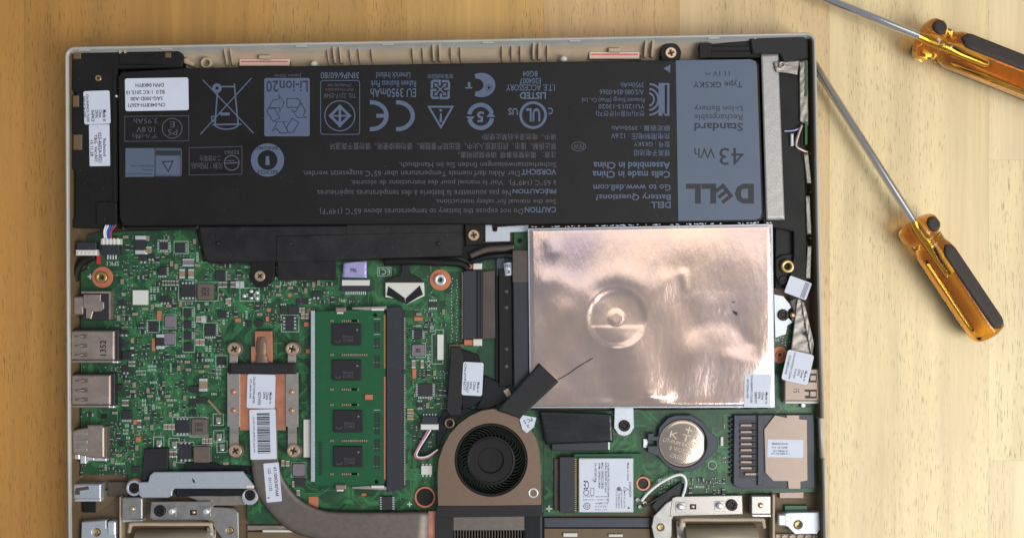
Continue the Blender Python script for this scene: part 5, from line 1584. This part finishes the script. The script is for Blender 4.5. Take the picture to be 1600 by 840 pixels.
# --- wireless card
wl = empty('wireless_card', 935, 755, ZP, laptop, 'small green wireless card under a white printed sticker')
take(848, 640, 1020, 810)
MB().prism([(897, 709), (1003, 708), (1004, 740), (996, 748), (996, 762), (1007, 770), (1008, 795), (1004, 801), (896, 803)], 11.6, 12.5, ch=0.08).build('board', M['pcb2'], wl)
MB().box(874, 713, 898, 800, ZP, 13.4, ch=0.3).build('socket', M['socket'], wl)
MB().box(866, 716, 874, 796, ZP, 11.4, ch=0.2).build('socket_edge', M['barplastic'], wl)
pn = MB()
for k in range(26):
    pn.box(898, 716 + k * 3.2, 901, 717.6 + k * 3.2, 12.5, 12.8)
pn.build('socket_pins', M['brass'], wl, kind='stuff')
MB().prism(rr(904, 715, 990, 800, 1.5, 2), 12.5, 14.0, ch=0.15).build('shield_can', M['steel'], wl)
sticker(wl, 947, 757.5, 83, 82, -0.6, 14.0, 0.8)
zz = 14.15
lettering('sticker_print', M['print'], wl, zz, [
    ('CN-0N2VFR-76217-57P-03P4-A01', 949, 722, 952, 784, 90), ('D/PN: 0N2VFR REV:A01', 945, 722, 948, 768, 90), ('MAC: 10F005CC9B3D', 939.5, 722, 943, 763, 90), ('WFM: 10F005CC9B39', 935, 722, 938, 762, 90), ('TA: H57287-004', 929, 722, 932, 752, 90),
    ('Made in China', 980, 722, 983, 750, 90), ('3160NGW', 983, 752, 986.5, 776, 90, 0.02), ('CE', 912, 750, 920, 764, 180)])
lettering('sticker_print', M['printgrey'], wl, zz, [
    ('FCC ID: PD93160NG', 962, 764, 964.5, 793, 90), ('IC: 1000M-3160NG', 966, 764, 968.5, 793, 90), ('Model: 3160NGW', 970, 764, 972.5, 793, 90), ('CMIIT ID: 2013AJ', 974, 764, 977, 793, 90), ('KCC-CRM-INT', 930, 784, 950, 787, 180), ('CNC ID C-12', 930, 789, 949, 792, 180), ('2013DJ', 930, 794, 949, 796.5, 180), ('ANATEL 1234-13', 911, 774, 949, 776, 180), ('R 003-130184', 911, 779, 949, 781, 180)])
ik = MB()
ik.stroke(circ(916, 769, 4, 18), 1.3, zz, True); ik.stroke(circ(917, 790, 5, 18), 1.2, zz, True); ik.stroke(circ(917, 790, 2.2, 10), 1.0, zz, True)
ik.fill(circ(967, 763, 3.3, 16), zz); ik.stroke([(975, 767), (982, 764), (975, 760)], 0.8, zz, True); ik.fill([(981, 790), (985, 793), (981, 795)], zz)
ik.fill([(924, 747), (926, 748), (931, 752), (929, 753)], zz); ik.stroke([(923, 762), (928, 762), (928, 773), (923, 773)], 0.8, zz, True)
ik.build('sticker_print', M['printgrey'], wl)
MB().prism(circ(1005, 755, 11.5, 26), ZP, 12.7, holes=[circ(1005, 755, 8, 22)], ch=0.2).build('screw_ring', M['copper'], wl)
MB().prism(circ(1005, 755, 8, 22), ZP, 11.8).build('screw_hole', M['screwd'], wl)
for x, y in ((996, 780), (1000, 791), (1007, 785)):
    MB().lathe((x, y), [(0.9, 12.5), (0.9, 13.2), (0.6, 13.3), (0.5, 12.9)], seg=12).build('antenna_jack', M['usb'], wl)
MB().tube(catmull([(1002, 782, 13.2), (1012, 770, 13.2), (1030, 755, 13.4), (1050, 744, 13.6), (1064, 741, 13.6), (1071, 748, 13.4), (1071, 760, 13), (1066, 776, 12)], 7), 0.62, 10).build('antenna_cable', M['whitew'], wl)
MB().tube(catmull([(1003, 790, 13), (1020, 782, 12.6), (1045, 766, 12.4), (1062, 755, 12.2)], 6), 0.6, 10).build('antenna_cable', M['film'], wl)
MB().prism([(1018, 790), (1030, 776), (1062, 752), (1070, 756), (1064, 776), (1040, 790), (1025, 800)], ZP, 11.2, ch=0.2).build('black_film', M['film'], wl)
MB().box(862, 684, 952, 704, ZP, 12.8, ch=0.3).build('edge_connector', M['socket'], dau)
MB().box(950, 682, 953, 702, ZP, 13.0, ch=0.1).build('connector_clip', M['solder'], dau)
foil_strip([(842, 642), (956, 646), (958, 690), (852, 694)], 13.2, 'black_film', M['film'], dau, 0.28, 24, 12, 97)
m2 = MB(); m2.stroke([(853, 794), (863, 794)], 2.2, ZP + .05); m2.stroke([(858, 789), (858, 799)], 2.2, ZP + .055); m2.build('silk_print', M['silk'], dau)
SILK[dau].stroke(circ(1113, 726, 6.5, 22), 0.9, ZP + .035, True)

# --- small parts scattered between the placed ones, and silkscreen
PROTO = {}
def proto(kind):
    if kind not in PROTO:
        m_ = MB()
        body, l, w, h = {'cap': ('tan', 2.2, 1.2, .8), 'capb': ('chipb', 2.2, 1.2, .8), 'res': ('chip', 2.1, 1.1, .45), 'sot': ('chip', 2.6, 1.5, .9), 'ind': ('chipp', 2.8, 2.2, 1.1)}[kind]
        m_.cbox(0, 0, 0, l * .6, w, h, ch=0.05)
        m_.cbox(-l * .4, 0, 0, l * .2, w * .98, h * .95, m=1, ch=0.08); m_.cbox(l * .4, 0, 0, l * .2, w * .98, h * .95, m=1, ch=0.08)
        PROTO[kind] = m_.mesh({'cap': 'capacitor', 'capb': 'capacitor', 'res': 'resistor', 'sot': 'transistor', 'ind': 'inductor'}[kind], [M[body], M['tin']], (0, 0, 0))
    return PROTO[kind]
NAMES = {'cap': 'capacitor', 'capb': 'capacitor', 'res': 'resistor', 'sot': 'transistor', 'ind': 'inductor'}
def scatter(parent, poly, boxes, seed):
    r = random.Random(seed)
    tiny = MB()
    sk = SILK[parent]
    for (x0, y0, x1, y1, nbig, ntiny, nsilk) in boxes:
        for _ in range(nbig):
            for _t in range(12):
                x, y = r.uniform(x0, x1), r.uniform(y0, y1)
                a = r.choice((0, 90))
                hw, hh = (5, 3) if a == 0 else (3, 5)
                if inside((x, y), poly) and free(x - hw, y - hh, x + hw, y + hh):
                    k = r.choice(('cap', 'capb', 'res', 'res', 'res', 'sot', 'sot', 'cap'))
                    link(NAMES[k], proto(k), pm(x, y, ZP), parent, rz=math.radians(a))
                    take(x - hw, y - hh, x + hw, y + hh, 0.5)
                    break
        for _ in range(nsilk * 2):
            x, y = r.uniform(x0, x1), r.uniform(y0, y1)
            n = r.randint(3, 7); rows = r.choice((1, 1, 2, 3)); a = r.random() < 0.65
            ln = r.uniform(3.5, 5.5)
            w, h = (n * 2.3, rows * (ln + 1.5)) if a else (rows * (ln + 1.5), n * 2.3)
            if not (inside((x, y), poly) and inside((x + w, y + h), poly) and free(x, y, x + w, y + h)):
                continue
            for q in range(rows):
                for i in range(n):
                    s0 = r.uniform(0, .8)
                    if a:
                        X, Y = x + i * 2.3, y + q * (ln + 1.5)
                        sk.stroke([(X, Y + s0), (X + r.uniform(-.3, .5), Y + ln)], 1.15, ZP + .035)
                    else:
                        X, Y = x + q * (ln + 1.5), y + i * 2.3
                        sk.stroke([(X + s0, Y), (X + ln, Y + r.uniform(-.3, .5))], 1.15, ZP + .035)
            take(x, y, x + w, y + h, 0)
        for _ in range(int(ntiny * 0.8)):
            x, y = r.uniform(x0, x1), r.uniform(y0, y1)
            a = r.choice((0, 90)); n = r.choice((1, 1, 2, 3, 4))
            for i in range(n):
                xx, yy = (x + i * 3.2, y) if a == 90 else (x, y + i * 3.2)
                if not (inside((xx, yy), poly) and free(xx - 2, yy - 2, xx + 2, yy + 2)):
                    continue
                body = r.choice((0, 0, 1, 2))
                if a == 90:
                    tiny.box(xx - 0.95, yy - 1.3, xx + .95, yy + 1.3, ZP, ZP + .45, m=body); tiny.box(xx - 1, yy - 2.6, xx + 1, yy - 1.3, ZP, ZP + .42, m=3); tiny.box(xx - 1, yy + 1.3, xx + 1, yy + 2.6, ZP, ZP + .42, m=3)
                else:
                    tiny.box(xx - 1.3, yy - .95, xx + 1.3, yy + .95, ZP, ZP + .45, m=body); tiny.box(xx - 2.6, yy - 1, xx - 1.3, yy + 1, ZP, ZP + .42, m=3); tiny.box(xx + 1.3, yy - 1, xx + 2.6, yy + 1, ZP, ZP + .42, m=3)
                take(xx - 2.4, yy - 2.4, xx + 2.4, yy + 2.4, 0)
    tiny.build('small_parts', [M['chip'], M['tan'], M['chipb'], M['tin']], parent, kind='stuff')
scatter(mobo, mb_poly, [(190, 370, 310, 480, 26, 120, 40), (310, 412, 480, 500, 26, 120, 40), (172, 480, 350, 580, 34, 170, 70), (172, 575, 356, 700, 30, 190, 80), (170, 660, 225, 740, 12, 90, 22),
                        (465, 440, 560, 484, 12, 60, 20), (632, 480, 700, 700, 20, 130, 46), (440, 716, 640, 800, 16, 90, 26), (126, 640, 200, 742, 4, 40, 12), (340, 480, 480, 560, 12, 70, 20), (632, 700, 684, 800, 4, 40, 14), (262, 712, 400, 740, 6, 30, 6)], 101)
scatter(dau, db_poly, [(985, 640, 1140, 690, 6, 60, 20), (1000, 720, 1140, 770, 8, 80, 26), (1100, 645, 1145, 765, 4, 60, 14), (955, 640, 1010, 720, 2, 20, 8), (1205, 500, 1285, 650, 4, 40, 12), (849, 640, 868, 806, 0, 14, 6)], 102)
vm = MB()
rv = random.Random(55)
for _ in range(1500):
    x, y = rv.uniform(126, 850), rv.uniform(365, 800)
    if inside((x, y), mb_poly) and free(x - .8, y - .8, x + .8, y + .8):
        vm.fill(circ(x, y, rv.uniform(0.55, 0.95), 6), ZP + 0.045)
for _ in range(60):
    y = 435 + _ * 2.6
    vm.fill(circ(706 + (_ % 2) * 8 + rv.uniform(-1, 1), y, 1.0, 6), ZP + 0.045)
vm.build('vias', M['silk'], mobo, kind='stuff')
for p in (mobo, dau):
    SILK[p].build('silkscreen', M['silk'], p, kind='stuff')

# ------------------------------------------------------------------ screwdrivers
def screwdriver(tip, collar, end, z_tip, z_handle, rad, label, roll):
    """axis through photo pixels tip > collar > end; rad = largest body radius in mm"""
    a = Vector(pm(tip[0], tip[1], z_tip)); c = Vector(pm(collar[0], collar[1], z_handle)); e = Vector(pm(end[0], end[1], z_handle))
    ax = (e - c).normalized()
    Lh = (e - c).length
    side = ax.cross(Vector((0, 0, 1))).normalized(); up = side.cross(ax).normalized()
    root = link('screwdriver', None, (c.x, c.y, 0), label=label)
    root['category'] = 'screwdriver'
    root['group'] = 'screwdrivers beside the laptop'
    root.empty_display_size = 0.02
    def pt(t, r, ang):
        q = c + ax * t + side * (r * math.cos(ang)) + up * (r * math.sin(ang))
        return tuple(q)
    # shaft with its tang inside the handle
    d = (a - c).normalized()
    m_ = MB()
    m_.tube([tuple(a), tuple(c), tuple(c + ax * 1.0), tuple(c + ax * (Lh * 0.46)), tuple(c + ax * (Lh * 0.47))], [1.75, 1.75, 1.75, 1.7, 1.3], 20, px=False)
    m_.build('shaft', M['chrome'], root)
    # handle body: fluted profile
    prof = [(-0.2, 2.2, 0), (0.3, 5.6, .2), (1.2, rad * .98, .5), (2.5, rad * 1.10, .6), (6.0, rad * 1.12, .6), (7.4, rad * 1.04, .4), (8.6, rad * .86, .1), (9.4, rad * .83, 0), (9.9, rad * .87, 0), (10.4, rad * .83, 0), (10.9, rad * .87, 0), (11.4, rad * .83, 0), (11.9, rad * .87, 0), (12.4, rad * .84, 0), (13.5, rad * .86, .1), (15.5, rad * .97, .6), (18, rad * 1.0, 1), (Lh - 6, rad * 1.0, 1), (Lh - 2.5, rad * .98, .9), (Lh - 0.8, rad * .9, .6), (Lh, rad * .74, .3)]
    seg = 48
    def shape(ang, k):
        # six-sided section with softened corners
        t = (ang - roll) % (math.pi / 3) - math.pi / 6
        hexr = math.cos(math.pi / 6) / math.cos(t)
        return 1 + k * 0.9 * (hexr - 0.955)
    m_ = MB()
    for t, r, k in prof:
        for i in range(seg):
            ang = 2 * math.pi * i / seg
            m_.V.append(pt(t, r * shape(ang, k), ang))
    for j in range(len(prof) - 1):
        for i in range(seg):
            q = (i + 1) % seg
            m_.face((j * seg + i, (j + 1) * seg + i, (j + 1) * seg + q, j * seg + q), 0, True)
    m_.face(range(seg)); m_.face([(len(prof) - 1) * seg + i for i in range(seg - 1, -1, -1)])
    # keep outward normals
    hb = m_.build('handle', M['amber'], root)
    md = hb.modifiers.new('edges', 'EDGE_SPLIT'); md.split_angle = math.radians(40)
    # rubber insets on three of the six faces
    def inset(t0, t1, halfw, ang0, rr_, name, lift):
        g = MB()
        n, w = 26, 10
        def f(u, v):
            t = t0 + (t1 - t0) * u
            d_ = min(t - t0, t1 - t)
            hw = halfw * math.sqrt(max(0.0, 1 - max(0, 1 - d_ / halfw) ** 2)) if d_ < halfw else halfw
            x = hw * (2 * v - 1)
            edge = min(1, (1 - abs(2 * v - 1)) * 5) * min(1, d_ / 0.8)
            rad_ = rr_ * math.cos(math.pi / 6) * 1.06 + lift * edge - 0.25
            cs, sn = math.cos(ang0), math.sin(ang0)
            q = c + ax * t + side * (rad_ * cs - x * sn) + up * (rad_ * sn + x * cs)
            return tuple(q)
        g.grid(n, w, f)
        o = g.build(name, M['rubber'], root)
        s_ = o.modifiers.new('thickness', 'SOLIDIFY'); s_.thickness = 0.0006; s_.offset = -1
    for k in range(2):
        ang0 = roll + math.pi / 6 + k * math.pi
        inset(15.2, Lh - 2.0, rad * 0.44, ang0, rad, 'grip_inset', 0.75)
        inset(1.6, 7.2, rad * 0.36, ang0, rad * 1.12, 'collar_inset', 0.85)
    return root
sd2 = screwdriver((1270, 98), (1427, 345), (1546, 522), 5.5, 9.4, 7.9, 'amber handled screwdriver lying whole on the table, its tip under the laptop rim', math.radians(86))
sd1 = screwdriver((1240, -22), (1436, 57), (1660, 145), 6.0, 10.0, 8.6, 'amber handled screwdriver cut off by the top right corner of the picture', math.radians(84))

flush_lettering()
